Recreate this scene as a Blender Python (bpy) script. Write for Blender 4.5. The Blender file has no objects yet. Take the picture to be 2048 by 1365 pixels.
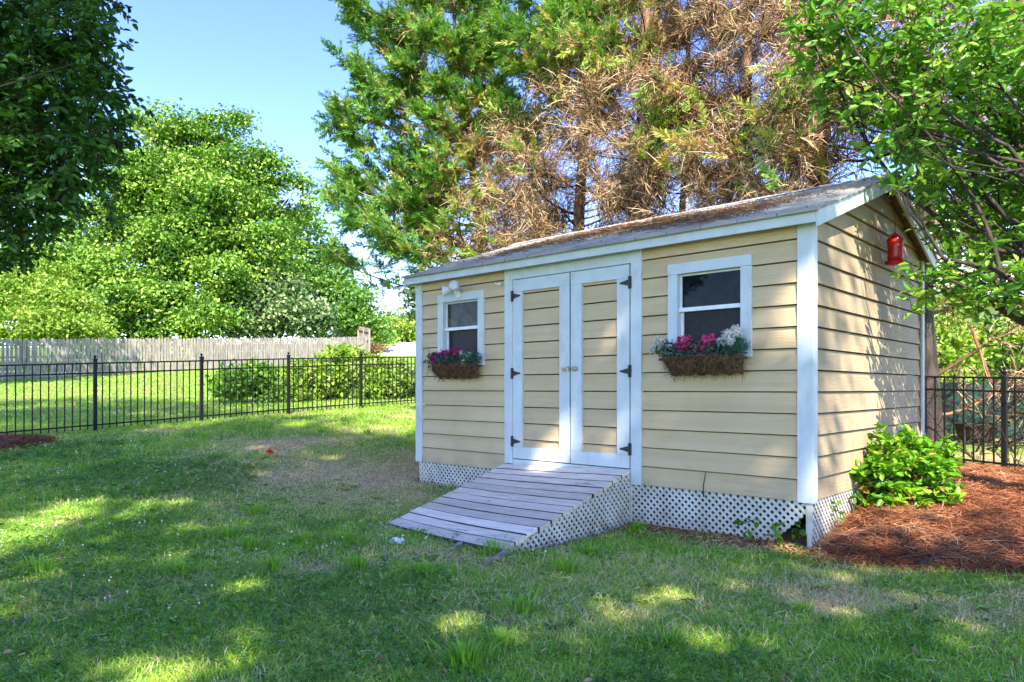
import bpy, math, random
import numpy as np
from mathutils import Vector, Matrix

R = math.radians
rng = np.random.default_rng(7)
random.seed(7)
SC = bpy.context.scene
COL = SC.collection
UP = np.array([0, 0, 1.0])
SUN_EL, SUN_AX = R(45), .10
TE = math.tan(SUN_EL); TEH = TE * math.hypot(SUN_AX, 1)

# ------------------------------------------------------------------ scene objects
def tag(o, label=None, cat=None, group=None, kind=None):
    if label: o['label'] = label
    if cat: o['category'] = cat
    if group: o['group'] = group
    if kind: o['kind'] = kind
    return o

def empty(name, loc=(0, 0, 0), rz=0.0, parent=None):
    o = bpy.data.objects.new(name, None)
    o.empty_display_size = 0.2
    COL.objects.link(o)
    o.location = loc
    o.rotation_euler = (0, 0, rz)
    if parent: o.parent = parent
    return o

def copy_tree(o, parent=None):
    c = o.copy()
    COL.objects.link(c)
    c.parent = parent
    for ch in list(o.children):
        copy_tree(ch, c)
    return c

class MB:
    """collects simple shapes into one mesh"""
    def __init__(s):
        s.v = []; s.f = []
    def add(s, vs, fs):
        b = len(s.v)
        s.v += [tuple(float(c) for c in q) for q in vs]
        s.f += [tuple(b + i for i in f) for f in fs]
        return s
    def hexa(s, p):     # 8 corners: bottom 4 ccw, top 4 ccw
        return s.add(p, [(3, 2, 1, 0), (4, 5, 6, 7), (0, 1, 5, 4), (1, 2, 6, 5), (2, 3, 7, 6), (3, 0, 4, 7)])
    def box(s, x0, x1, y0, y1, z0, z1):
        return s.hexa([(x0, y0, z0), (x1, y0, z0), (x1, y1, z0), (x0, y1, z0), (x0, y0, z1), (x1, y0, z1), (x1, y1, z1), (x0, y1, z1)])
    def prism(s, poly, to3, d):     # poly: 2D ccw; to3(u,v,w) -> 3D; thickness d along w
        n = len(poly)
        vs = [to3(a, b, 0) for a, b in poly] + [to3(a, b, d) for a, b in poly]
        fs = [tuple(range(n))[::-1], tuple(range(n, 2 * n))]
        fs += [(i, (i + 1) % n, n + (i + 1) % n, n + i) for i in range(n)]
        return s.add(vs, fs)
    def tube(s, pts, radii, k=8, caps=True):
        V, F = tubes(np.array([pts], float), np.array([radii], float), k)
        n = len(pts)
        fs = [tuple(q) for q in F.tolist()]
        if caps:
            fs.append(tuple(range(k))[::-1]); fs.append(tuple(range((n - 1) * k, n * k)))
        return s.add(V.tolist(), fs)
    def lathe(s, prof, loc=(0, 0, 0), k=20, axis=None):
        vs = []; fs = []
        M = Matrix.Identity(3)
        if axis is not None:
            M = Vector((0, 0, 1)).rotation_difference(Vector(axis)).to_matrix()
        for r, z in prof:
            for i in range(k):
                a = 2 * math.pi * i / k
                q = M @ Vector((r * math.cos(a), r * math.sin(a), z))
                vs.append((q.x + loc[0], q.y + loc[1], q.z + loc[2]))
        for j in range(len(prof) - 1):
            for i in range(k):
                fs.append((j * k + i, j * k + (i + 1) % k, (j + 1) * k + (i + 1) % k, (j + 1) * k + i))
        fs.append(tuple(range(k))[::-1]); fs.append(tuple(range((len(prof) - 1) * k, len(prof) * k)))
        return s.add(vs, fs)
    def build(s, name, mat, parent=None, smooth=False, bevel=0, loc=None, sharp=None):
        me = bpy.data.meshes.new(name)
        me.from_pydata(s.v, [], s.f)
        me.update()
        if smooth:
            me.polygons.foreach_set('use_smooth', [True] * len(me.polygons))
        me.materials.append(mat)
        o = bpy.data.objects.new(name, me)
        COL.objects.link(o)
        if parent: o.parent = parent
        if loc is not None: o.location = loc
        if bevel:
            m = o.modifiers.new('bevel', 'BEVEL'); m.width = bevel; m.segments = 2; m.limit_method = 'ANGLE'
        return o

def nrm(a):
    return a / np.maximum(np.linalg.norm(a, axis=-1, keepdims=True), 1e-9)

def tubes(P, Rr, k=4):
    """P (n,s,3), Rr (n,s) -> verts, quads of n tubes"""
    n, s, _ = P.shape
    T = np.empty_like(P)
    T[:, 1:-1] = P[:, 2:] - P[:, :-2]; T[:, 0] = P[:, 1] - P[:, 0]; T[:, -1] = P[:, -1] - P[:, -2]
    T = nrm(T)
    t0 = nrm(P[:, -1] - P[:, 0])
    ref = np.where(np.abs(t0[:, 2:3]) > .8, np.array([1.0, 0, 0]), np.array([0, 0, 1.0]))[:, None, :]
    A = nrm(np.cross(T, np.broadcast_to(ref, T.shape))); B = np.cross(T, A)
    an = np.arange(k) * 2 * np.pi / k
    V = P[:, :, None, :] + Rr[:, :, None, None] * (np.cos(an)[None, None, :, None] * A[:, :, None, :] + np.sin(an)[None, None, :, None] * B[:, :, None, :])
    V = V.reshape(-1, 3)
    i = np.arange(n)[:, None, None] * s * k; j = np.arange(s - 1)[None, :, None] * k; a = np.arange(k)[None, None, :]; b = (a + 1) % k
    q = np.stack([i + j + a, i + j + b, i + j + k + b, i + j + k + a], -1).reshape(-1, 4)
    return V, q

def np_obj(name, V, loops, sizes, mat, parent=None, tint=None, smooth=False, attrs=None):
    me = bpy.data.meshes.new(name)
    me.vertices.add(len(V)); me.vertices.foreach_set('co', np.ascontiguousarray(V, np.float32).ravel())
    loops = np.ascontiguousarray(loops, np.int32).ravel()
    sizes = np.ascontiguousarray(sizes, np.int32)
    me.loops.add(len(loops)); me.loops.foreach_set('vertex_index', loops)
    me.polygons.add(len(sizes))
    st = np.zeros(len(sizes), np.int32); st[1:] = np.cumsum(sizes)[:-1]
    me.polygons.foreach_set('loop_start', st)
    if smooth: me.polygons.foreach_set('use_smooth', np.ones(len(sizes), bool))
    me.update(calc_edges=True)
    at = dict(attrs or {})
    if tint is not None: at['tint'] = tint
    for k_, v_ in at.items():
        a = me.attributes.new(k_, 'FLOAT', 'POINT'); a.data.foreach_set('value', np.ascontiguousarray(v_, np.float32))
    me.materials.append(mat)
    o = bpy.data.objects.new(name, me)
    COL.objects.link(o)
    if parent: o.parent = parent
    return o

def quads_obj(name, V, Q, mat, parent=None, **k):
    return np_obj(name, V, Q, np.full(len(Q), 4), mat, parent, **k)

def leaf_geo(P, D, N, L, W, fold=.25, curl=.12):
    """six-vertex folded leaves"""
    n = len(P)
    L = np.broadcast_to(L, (n,))[:, None]; W = np.broadcast_to(W, (n,))[:, None]
    S = nrm(np.cross(D, N)); N = np.cross(S, D)
    b = P; t = P + D * L - N * L * curl
    r1 = P + D * L * .33 + S * W * .46 + N * W * fold; l1 = P + D * L * .33 - S * W * .46 + N * W * fold
    r2 = P + D * L * .70 + S * W * .40 + N * (W * fold * .8 - L * curl * .35); l2 = P + D * L * .70 - S * W * .40 + N * (W * fold * .8 - L * curl * .35)
    V = np.stack([b, r1, r2, t, l2, l1], 1).reshape(-1, 3)
    i = (np.arange(n) * 6)[:, None]
    Q = np.concatenate([i + np.array([[0, 1, 2, 3]]), i + np.array([[0, 3, 4, 5]])], 0)
    return V, Q

def sliver_geo(P, D, N, L, W):
    """diamond slivers, one quad each"""
    n = len(P)
    L = np.broadcast_to(L, (n,))[:, None]; W = np.broadcast_to(W, (n,))[:, None]
    S = nrm(np.cross(D, N))
    V = np.stack([P, P + D * L * .45 + S * W * .5, P + D * L, P + D * L * .45 - S * W * .5], 1).reshape(-1, 3)
    return V, np.arange(n * 4).reshape(-1, 4)

def rdir(n, g=None):
    return nrm((g or rng).normal(size=(n, 3)))

def leaf_frames(n, upb=.8, g=None):
    g = g or rng
    N = nrm(g.normal(size=(n, 3)) + UP * upb)
    D = nrm(np.cross(N, g.normal(size=(n, 3))))
    return D, N

# ------------------------------------------------------------------ materials
def new_mat(name):
    m = bpy.data.materials.new(name); m.use_nodes = True
    nt = m.node_tree; nt.nodes.clear()
    out = nt.nodes.new('ShaderNodeOutputMaterial')
    b = nt.nodes.new('ShaderNodeBsdfPrincipled')
    nt.links.new(b.outputs[0], out.inputs[0])
    return m, nt, b, out

def ramp(nt, fac, stops):
    r = nt.nodes.new('ShaderNodeValToRGB')
    e = r.color_ramp.elements
    while len(e) < len(stops): e.new(.5)
    for el, (p, c) in zip(e, stops):
        el.position = p; el.color = (*c, 1)
    nt.links.new(fac, r.inputs[0])
    return r.outputs[0]

def noise(nt, scale, detail=4, stretch=None, rough=.55, dist=0, coord='Object', off=None):
    tc = nt.nodes.new('ShaderNodeTexCoord')
    mp = nt.nodes.new('ShaderNodeMapping')
    if stretch: mp.inputs['Scale'].default_value = stretch
    if off: mp.inputs['Location'].default_value = off
    nt.links.new(tc.outputs[coord], mp.inputs[0])
    n = nt.nodes.new('ShaderNodeTexNoise')
    n.inputs['Scale'].default_value = scale; n.inputs['Detail'].default_value = detail
    n.inputs['Roughness'].default_value = rough; n.inputs['Distortion'].default_value = dist
    nt.links.new(mp.outputs[0], n.inputs['Vector'])
    return n.outputs['Fac']

def mixc(nt, fac, a, b, mode='MIX'):
    m = nt.nodes.new('ShaderNodeMix'); m.data_type = 'RGBA'; m.blend_type = mode
    for s, i in ((fac, 0), (a, 6), (b, 7)):
        if hasattr(s, 'is_linked') or hasattr(s, 'links'): nt.links.new(s, m.inputs[i])
        elif i == 0: m.inputs[0].default_value = s
        else: m.inputs[i].default_value = (*s, 1)
    return m.outputs[2]

def bump(nt, b, h, strength=.3, dist=.01):
    n = nt.nodes.new('ShaderNodeBump'); n.inputs['Strength'].default_value = strength; n.inputs['Distance'].default_value = dist
    nt.links.new(h, n.inputs['Height']); nt.links.new(n.outputs[0], b.inputs['Normal'])

def surf(name, c0, c1, scale=6, rough=.6, stretch=None, bs=.25, bd=.004, bscale=None, spec=.4, p0=.35, p1=.65, metal=0, detail=5):
    m, nt, b, _ = new_mat(name)
    f = noise(nt, scale, detail, stretch)
    nt.links.new(ramp(nt, f, [(p0, c0), (p1, c1)]), b.inputs['Base Color'])
    b.inputs['Roughness'].default_value = rough; b.inputs['Specular IOR Level'].default_value = spec
    b.inputs['Metallic'].default_value = metal
    if bs:
        bump(nt, b, noise(nt, bscale or scale * 4, 5, stretch), bs, bd)
    return m

def leaf_mat(name, stops, trans=.35, rough=.45, spec=.35, tcol=None, var=.0):
    m, nt, b, out = new_mat(name)
    at = nt.nodes.new('ShaderNodeAttribute'); at.attribute_name = 'tint'
    c = ramp(nt, at.outputs['Fac'], stops)
    nt.links.new(c, b.inputs['Base Color'])
    b.inputs['Roughness'].default_value = rough; b.inputs['Specular IOR Level'].default_value = spec
    t = nt.nodes.new('ShaderNodeBsdfTranslucent')
    nt.links.new(mixc(nt, 1.0, c, tcol or (1.0, 1.0, .55), 'MULTIPLY'), t.inputs[0])
    mx = nt.nodes.new('ShaderNodeMixShader'); mx.inputs[0].default_value = trans
    nt.links.new(b.outputs[0], mx.inputs[1]); nt.links.new(t.outputs[0], mx.inputs[2])
    nt.links.new(mx.outputs[0], out.inputs[0])
    return m

def plain(name, c, rough=.5, spec=.4, metal=0, trans=0):
    return surf(name, tuple(x * .85 for x in c), c, 14, rough, bs=.12, bd=.002, spec=spec, metal=metal)

M = {}
def siding_mat():
    m, nt, b, _ = new_mat('cream siding paint')
    f = noise(nt, 1.6, 4); c = ramp(nt, f, [(.3, (.535, .385, .20)), (.7, (.605, .45, .25))])
    g = noise(nt, 9, 6, (.35, .35, 9), dist=1.2)
    c = mixc(nt, ramp(nt, g, [(.56, (0, 0, 0)), (.72, (.22, .22, .22))]), c, (.40, .29, .14))
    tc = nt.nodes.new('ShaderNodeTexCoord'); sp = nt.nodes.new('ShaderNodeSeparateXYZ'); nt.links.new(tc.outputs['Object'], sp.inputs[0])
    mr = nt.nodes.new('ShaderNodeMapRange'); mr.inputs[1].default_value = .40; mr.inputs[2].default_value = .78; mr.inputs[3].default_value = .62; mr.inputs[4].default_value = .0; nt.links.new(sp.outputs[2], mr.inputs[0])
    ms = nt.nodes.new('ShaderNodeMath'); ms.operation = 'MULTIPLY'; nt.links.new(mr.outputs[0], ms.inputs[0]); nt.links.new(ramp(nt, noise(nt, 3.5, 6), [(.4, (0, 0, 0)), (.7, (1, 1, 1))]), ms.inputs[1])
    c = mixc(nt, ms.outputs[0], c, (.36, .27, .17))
    bt = noise(nt, 1.0, 1, (.22, .22, 9.5), off=(5, 2, 1.3)); c = mixc(nt, .5, c, ramp(nt, bt, [(.3, (.80, .79, .77)), (.7, (1.12, 1.12, 1.13))]), 'MULTIPLY')
    d = noise(nt, 38, 2)
    c = mixc(nt, ramp(nt, d, [(.70, (0, 0, 0)), (.78, (.5, .5, .5))]), c, (.34, .25, .14))
    nt.links.new(c, b.inputs['Base Color'])
    b.inputs['Roughness'].default_value = .55
    bump(nt, b, noise(nt, 7, 6, (.4, .4, 8), dist=1.6), .9, .006)
    return m
M['siding'] = siding_mat()
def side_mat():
    m, nt, b, _ = new_mat('shade darkened stained siding')
    f = noise(nt, 1.3, 5); c = ramp(nt, f, [(.3, (.29, .215, .125)), (.7, (.43, .33, .20))])  # wall's shade put into a darker, browner base; streaks below are stains
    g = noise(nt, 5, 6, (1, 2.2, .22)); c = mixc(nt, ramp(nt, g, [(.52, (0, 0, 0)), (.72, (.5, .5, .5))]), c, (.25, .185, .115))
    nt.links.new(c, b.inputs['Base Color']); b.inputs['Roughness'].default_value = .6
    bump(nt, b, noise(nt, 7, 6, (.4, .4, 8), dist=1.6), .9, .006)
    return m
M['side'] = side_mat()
def trim_mat():
    m, nt, b, _ = new_mat('white trim paint')
    f = noise(nt, 5, 5); c = ramp(nt, f, [(.35, (.50, .545, .545)), (.65, (.58, .625, .62))])
    d = noise(nt, 26, 3)
    c = mixc(nt, ramp(nt, d, [(.66, (0, 0, 0)), (.74, (.45, .45, .45))]), c, (.42, .40, .37))
    g = noise(nt, 7, 6, (2.2, 2.2, .5), off=(1, 4, 2)); c = mixc(nt, ramp(nt, g, [(.58, (0, 0, 0)), (.70, (.55, .55, .55))]), c, (.46, .45, .43))
    ch = noise(nt, 13, 5, (1, 1, .6), rough=.7, off=(8, 1, 2)); c = mixc(nt, ramp(nt, ch, [(.70, (0, 0, 0)), (.73, (.8, .8, .8))]), c, (.30, .25, .20))
    nt.links.new(c, b.inputs['Base Color']); b.inputs['Roughness'].default_value = .55
    bump(nt, b, noise(nt, 22, 5, (1, 1, .15)), .45, .003)
    return m
M['trim'] = trim_mat()
def lattice_mat():
    m, nt, b, _ = new_mat('lattice plastic')
    c = ramp(nt, noise(nt, 5, 5), [(.35, (.45, .43, .36)), (.65, (.64, .62, .545))])
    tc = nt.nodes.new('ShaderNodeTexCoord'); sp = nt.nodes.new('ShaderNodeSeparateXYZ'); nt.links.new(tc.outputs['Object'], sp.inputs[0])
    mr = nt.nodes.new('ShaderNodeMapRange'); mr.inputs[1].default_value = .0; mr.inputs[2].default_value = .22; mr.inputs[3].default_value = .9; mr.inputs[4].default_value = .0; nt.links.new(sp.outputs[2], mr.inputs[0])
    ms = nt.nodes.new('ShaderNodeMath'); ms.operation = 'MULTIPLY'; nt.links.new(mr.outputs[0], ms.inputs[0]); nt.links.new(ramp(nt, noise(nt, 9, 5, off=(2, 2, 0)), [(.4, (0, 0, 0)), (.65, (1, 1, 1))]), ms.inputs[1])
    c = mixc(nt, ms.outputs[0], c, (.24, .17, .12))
    nt.links.new(c, b.inputs['Base Color']); b.inputs['Roughness'].default_value = .55
    return m
M['lattice'] = lattice_mat()
def deck_mat():
    m, nt, b, _ = new_mat('weathered deck wood')
    at_ = nt.nodes.new('ShaderNodeAttribute'); at_.attribute_name = 'tint'
    f = noise(nt, 6, 7, (.55, 9, 9), rough=.65); c = ramp(nt, f, [(.25, (.24, .21, .20)), (.45, (.42, .385, .375)), (.70, (.56, .53, .52))])
    c = mixc(nt, .55, c, ramp(nt, at_.outputs['Fac'], [(0, (.45, .41, .40)), (1, (1.1, 1.08, 1.12))]), 'MULTIPLY')
    c = mixc(nt, 1.0, c, (1.78, 1.58, 1.22), 'MULTIPLY')
    g = noise(nt, 4.5, 3, (1.1, 4.0, 4.0), off=(3, 1, 2), dist=1.2)
    c = mixc(nt, ramp(nt, g, [(.66, (0, 0, 0)), (.71, (.8, .8, .8))]), c, (.11, .075, .06))
    h = noise(nt, 1.1, 3, off=(7, 0, 0))
    c = mixc(nt, ramp(nt, h, [(.5, (0, 0, 0)), (.75, (.4, .4, .4))]), c, (.44, .32, .25))
    nt.links.new(c, b.inputs['Base Color']); b.inputs['Roughness'].default_value = .75
    bump(nt, b, f, .6, .008)
    return m
M['deck'] = deck_mat()
M['deck_edge'] = surf('dirty plank edge', (.035, .028, .022), (.10, .08, .065), 14, .95, (.6, 6, 6))  # plank side faces darkened: dirt and the shade in the gaps as one colour
M['oldwood'] = surf('old wood', (.15, .11, .08), (.36, .29, .23), 9, .8, (1, 1, .4), .5, .006)
def shingle_mat():
    m, nt, b, _ = new_mat('asphalt shingle')
    f = noise(nt, 2.2, 5); c = ramp(nt, f, [(.3, (.17, .165, .17)), (.7, (.36, .33, .30))])
    g = noise(nt, 160, 2); c = mixc(nt, ramp(nt, g, [(.4, (.0, .0, .0)), (.65, (.5, .5, .5))]), c, (.50, .44, .37))
    nt.links.new(c, b.inputs['Base Color']); b.inputs['Roughness'].default_value = .9
    bump(nt, b, g, .6, .004)
    return m
M['shingle'] = shingle_mat()
M['iron'] = plain('black fence metal', (.010, .010, .011), .5, .25)
M['brass'] = surf('worn latch metal', (.20, .18, .14), (.50, .46, .38), 40, .4, bs=.2, metal=.8)
M['hinge'] = surf('black hinge iron', (.012, .012, .013), (.05, .05, .05), 50, .5, bs=.2)
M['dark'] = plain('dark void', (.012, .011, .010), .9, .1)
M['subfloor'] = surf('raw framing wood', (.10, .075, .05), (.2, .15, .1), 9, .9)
def glass_mat(name, c0, c1, rough, scale):
    m, nt, b, _ = new_mat(name)
    f = noise(nt, scale, 4, dist=2.0)
    nt.links.new(ramp(nt, f, [(.4, c0), (.62, c1)]), b.inputs['Base Color'])
    b.inputs['Roughness'].default_value = rough; b.inputs['Specular IOR Level'].default_value = .16
    return m
M['glass'] = glass_mat('dark window glass', (.004, .006, .007), (.012, .018, .018), .03, 4)
M['curtain'] = glass_mat('glass over patterned curtain', (.035, .045, .045), (.10, .10, .075), .04, 3.2)
M['screen'] = glass_mat('insect screen', (.014, .013, .018), (.026, .024, .032), .35, 30)
M['vinyl'] = plain('window vinyl', (.80, .82, .84), .4)
M['coco'] = surf('coco fibre', (.055, .028, .015), (.20, .105, .055), 30, .95, bs=1, bd=.02)
M['fibre'] = leaf_mat('coco strands', [(0, (.06, .03, .015)), (1, (.30, .18, .10))], .1, .9, .1)
M['boxleaf'] = leaf_mat('basket leaves', [(0, (.012, .05, .022)), (.6, (.03, .11, .055)), (1, (.10, .19, .13))], .2)
M['pink'] = leaf_mat('pink petals', [(0, (.40, .015, .10)), (1, (.80, .09, .26))], .3, tcol=(1, .8, .8))
M['magenta'] = leaf_mat('magenta petals', [(0, (.30, .01, .12)), (1, (.62, .05, .24))], .3, tcol=(1, .8, .8))
M['white_petal'] = leaf_mat('white petals', [(0, (.55, .50, .40)), (1, (.86, .84, .76))], .3, tcol=(1, 1, 1))
M['red_plastic'] = plain('red feeder plastic', (.52, .012, .012), .25, .5)
M['lamp_white'] = plain('floodlight enamel', (.78, .78, .74), .35)
M['lamp_glass'] = plain('floodlight lens', (.62, .60, .52), .15, .6)
M['paper'] = plain('white paper', (.8, .82, .85), .7)
M['redscrap'] = plain('red plastic scrap', (.6, .02, .03), .5)
M['tubing'] = surf('black corrugated pipe', (.012, .013, .015), (.04, .04, .045), 20, .55)
M['pot'] = surf('dark clay pot', (.025, .018, .016), (.10, .05, .04), 8, .7)
M['bark_red'] = surf('reddish conifer bark', (.10, .05, .035), (.32, .18, .125), 5, .9, (3, 3, .5), .8, .03)
M['bark'] = surf('grey brown bark', (.07, .052, .04), (.22, .17, .13), 6, .9, (2.5, 2.5, .5), .8, .02)
M['bark_dark'] = surf('dark bark', (.02, .015, .012), (.075, .055, .042), 6, .9, (2.5, 2.5, .5), .8, .02)
M['twig'] = leaf_mat('dead conifer twigs', [(0, (.035, .022, .016)), (.3, (.13, .07, .042)), (.58, (.34, .185, .10)), (.8, (.54, .37, .20)), (1, (.66, .54, .37))], .15, .9, .1)
M['spray'] = leaf_mat('conifer sprays', [(0, (.05, .16, .03)), (.4, (.17, .36, .05)), (.68, (.40, .50, .09)), (.84, (.58, .50, .13)), (1, (.52, .31, .13))], .34, .5)
M['bg_leaf'] = leaf_mat('broad tree leaves', [(0, (.045, .13, .012)), (.5, (.15, .31, .03)), (1, (.38, .52, .08))], .28, .5)
M['bg_leaf2'] = leaf_mat('yellow green leaves', [(0, (.12, .25, .02)), (.5, (.24, .40, .04)), (1, (.42, .52, .10))], .42, .5)
M['bg_leaf3'] = leaf_mat('fresh green leaves', [(0, (.07, .19, .03)), (.5, (.16, .34, .05)), (1, (.30, .46, .10))], .42, .5)
M['ivy'] = leaf_mat('ivy leaves', [(0, (.03, .085, .02)), (.5, (.10, .19, .05)), (1, (.34, .40, .18))], .25, .4, .5)
M['near_dark'] = leaf_mat('near deep green leaves', [(0, (.02, .07, .012)), (.6, (.06, .17, .022)), (1, (.13, .27, .04))], .3, .4)
M['near_right'] = leaf_mat('glossy broad leaves', [(0, (.05, .16, .015)), (.5, (.14, .33, .028)), (.85, (.27, .47, .05)), (1, (.40, .54, .09))], .42, .36, .45)
M['shrub'] = leaf_mat('bright shrub leaves', [(0, (.07, .22, .012)), (.6, (.17, .40, .02)), (.9, (.32, .48, .03)), (1, (.45, .26, .06))], .38, .4, .4)
M['shade_leaf'] = leaf_mat('shade tree leaves', [(0, (.03, .10, .015)), (1, (.08, .20, .03))], .2)
M['grass'] = leaf_mat('lawn grass blades', [(0, (.065, .17, .020)), (.25, (.18, .40, .036)), (.5, (.36, .60, .060)), (.66, (.58, .62, .14)), (.80, (.74, .59, .30)), (1, (.84, .71, .46))], .42, .5, .25)
M['clover'] = leaf_mat('clover leaves', [(0, (.045, .14, .025)), (.7, (.14, .30, .045)), (1, (.28, .44, .09))], .35, .5, .25)
M['weed'] = leaf_mat('weed leaves', [(0, (.06, .17, .025)), (.6, (.16, .33, .05)), (1, (.32, .46, .09))], .3, .45, .3)
M['roof_needle'] = leaf_mat('faded roof needles', [(0, (.11, .06, .035)), (.5, (.29, .17, .095)), (.85, (.46, .30, .18)), (1, (.60, .46, .31))], .08, .8, .15)
M['clover_flower'] = plain('clover blossom', (.78, .76, .66), .8)
M['straw'] = leaf_mat('pine straw needles', [(0, (.10, .035, .016)), (.45, (.31, .105, .044)), (.8, (.48, .21, .095)), (1, (.64, .40, .23))], .08, .7, .2)
M['picket'] = surf('weathered picket wood', (.19, .16, .135), (.42, .36, .305), 5, .8, (2.5, 2.5, .35), .4, .01)
M['teal'] = surf('teal fence screen', (.035, .10, .075), (.06, .15, .11), 8, .8)
M['house'] = surf('pale house siding', (.62, .60, .58), (.74, .72, .70), 4, .7, (.2, .2, 6))
M['rust'] = surf('rusty red pole paint', (.22, .05, .035), (.36, .10, .07), 12, .7)
M['concrete'] = surf('pale concrete', (.55, .52, .47), (.72, .69, .63), 1.5, .85)
M['mulchsoil'] = surf('mulch soil', (.065, .025, .014), (.22, .085, .042), 22, .95, None, 1, .03)

def ground_mat():
    m, nt, b, _ = new_mat('lawn ground')
    a = nt.nodes.new('ShaderNodeAttribute'); a.attribute_name = 'dry'
    s = nt.nodes.new('ShaderNodeAttribute'); s.attribute_name = 'soil'
    f = noise(nt, 1.3, 6); g = noise(nt, 28, 5)
    green = ramp(nt, g, [(.3, (.10, .15, .03)), (.6, (.20, .30, .05)), (.8, (.34, .33, .12))])
    straw = ramp(nt, g, [(.3, (.27, .165, .09)), (.55, (.50, .325, .185)), (.8, (.66, .46, .29))])
    soil = ramp(nt, g, [(.3, (.10, .058, .038)), (.6, (.23, .145, .105)), (.8, (.36, .24, .18))])
    c = mixc(nt, a.outputs['Fac'], green, straw)
    c = mixc(nt, s.outputs['Fac'], c, soil)
    nt.links.new(c, b.inputs['Base Color'])
    b.inputs['Roughness'].default_value = .95; b.inputs['Specular IOR Level'].default_value = .1
    bump(nt, b, g, .8, .03)
    return m
M['ground'] = ground_mat()

# ------------------------------------------------------------------ the plot
F0, CX0, HY0, CAMZ = 1425.0, 1024.0, 777.0, 1.33
def at(px, py, Y):           # a place at depth Y seen in direction (px, py) of the survey photograph
    return np.array([(px - CX0) / F0 * Y, Y, CAMZ - (py - HY0) * Y / F0])

SHED = np.array([2.405, 5.73]); SU = np.array([-.7347, .6784]); SV = np.array([.6784, .7347]); SHED_RZ = math.atan2(-.6784, .7347)
def loc2w(x, y):
    return SHED - SU * x + SV * y
CTRL = np.array([
 (0, 0, 0), (-6, 0, .02), (6, 0, 0), (0, 3.2, 0), (3, 4.4, 0), (-3, 3.5, 0), (2.4, 5.6, .03), (1.3, 6.5, .02), (-1.18, 9, .155), (-.55, 8.4, .145), (.9, 6.9, .015), (-1.15, 6.7, .02), (0, 5.5, .03),
 (-3, 6, .06), (-4, 10, .38), (-7.11, 12.15, .605), (-5.89, 13.5, .70), (-4.66, 14.87, .795), (-3.44, 16.2, .87), (-2, 14.3, .74), (-1, 18.96, 1.0), (-9.5, 9.4, .42), (-7.6, 10.6, .46), (-2.2, 10.5, .36),
 (3.15, 6.45, .22), (3.9, 7.3, .26), (4.8, 8.3, .26), (5.47, 9.5, .31), (6.3, 8.3, .30), (4.2, 5.9, .14), (5.5, 5.5, .12), (1.2, 11.6, .45), (4.5, 12.5, .6), (9, 12, .7), (9, 22, 1.6), (6, 30, 2.2), (18, 28, 2.0),
 (-22.3, 31, 1.66), (-17.6, 41.3, 2.42), (-11.2, 55, 3.5), (-26, 22, 1.1), (-14, 24, 1.2), (-8, 32, 1.9), (-10, 60, 4.1), (-12, 78, 6.3), (-6, 75, 6.2), (-30, 50, 3.4), (-25, 75, 6), (20, 60, 4.0),
 (-60, 30, 2), (60, 30, 2), (-60, 90, 6.5), (60, 90, 6), (0, 110, 7.5), (0, -20, 0), (-40, -30, 0), (40, -30, 0), (-40, 5, .3), (40, 5, .3)], float)
def _phi(d2):
    return .5 * d2 * np.log(np.maximum(d2, 1e-9))
def _fit():
    p = CTRL[:, :2] / 10; n = len(p)
    d2 = ((p[:, None] - p[None]) ** 2).sum(-1)
    A = np.zeros((n + 3, n + 3)); A[:n, :n] = _phi(d2) + np.eye(n) * .002
    A[:n, n] = 1; A[:n, n + 1:] = p; A[n, :n] = 1; A[n + 1:, :n] = p.T
    return np.linalg.solve(A, np.concatenate([CTRL[:, 2], np.zeros(3)])), p
_W, _P = _fit()
def vnoise(x, y, s, seed=0):
    """cheap smooth value noise 0..1"""
    x = np.asarray(x, float) / s; y = np.asarray(y, float) / s
    xi = np.floor(x).astype(np.int64); yi = np.floor(y).astype(np.int64); fx = x - xi; fy = y - yi
    fx = fx * fx * (3 - 2 * fx); fy = fy * fy * (3 - 2 * fy)
    def h(a, b):
        v = (a * 374761393 + b * 668265263 + seed * 982451653) & 0x7fffffff
        v = ((v ^ (v >> 13)) * 1274126177) & 0x7fffffff
        return ((v ^ (v >> 16)) & 0xffff) / 65535.0
    return (h(xi, yi) * (1 - fx) + h(xi + 1, yi) * fx) * (1 - fy) + (h(xi, yi + 1) * (1 - fx) + h(xi + 1, yi + 1) * fx) * fy
def gz(x, y):
    x = np.asarray(x, float); y = np.asarray(y, float)
    sh = x.shape; q = np.stack([np.clip(x.ravel(), -90, 90), np.clip(y.ravel(), -60, 120)], 1) / 10
    out = np.zeros(len(q))
    for s in range(0, len(q), 40000):
        d2 = ((q[s:s + 40000, None] - _P[None]) ** 2).sum(-1)
        out[s:s + 40000] = _phi(d2) @ _W[:-3] + _W[-3] + q[s:s + 40000] @ _W[-2:]
    return out.reshape(sh) + (vnoise(x, y, .7, 3) - .5) * .022
def gz1(x, y): return float(gz(np.array([x]), np.array([y]))[0])

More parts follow.
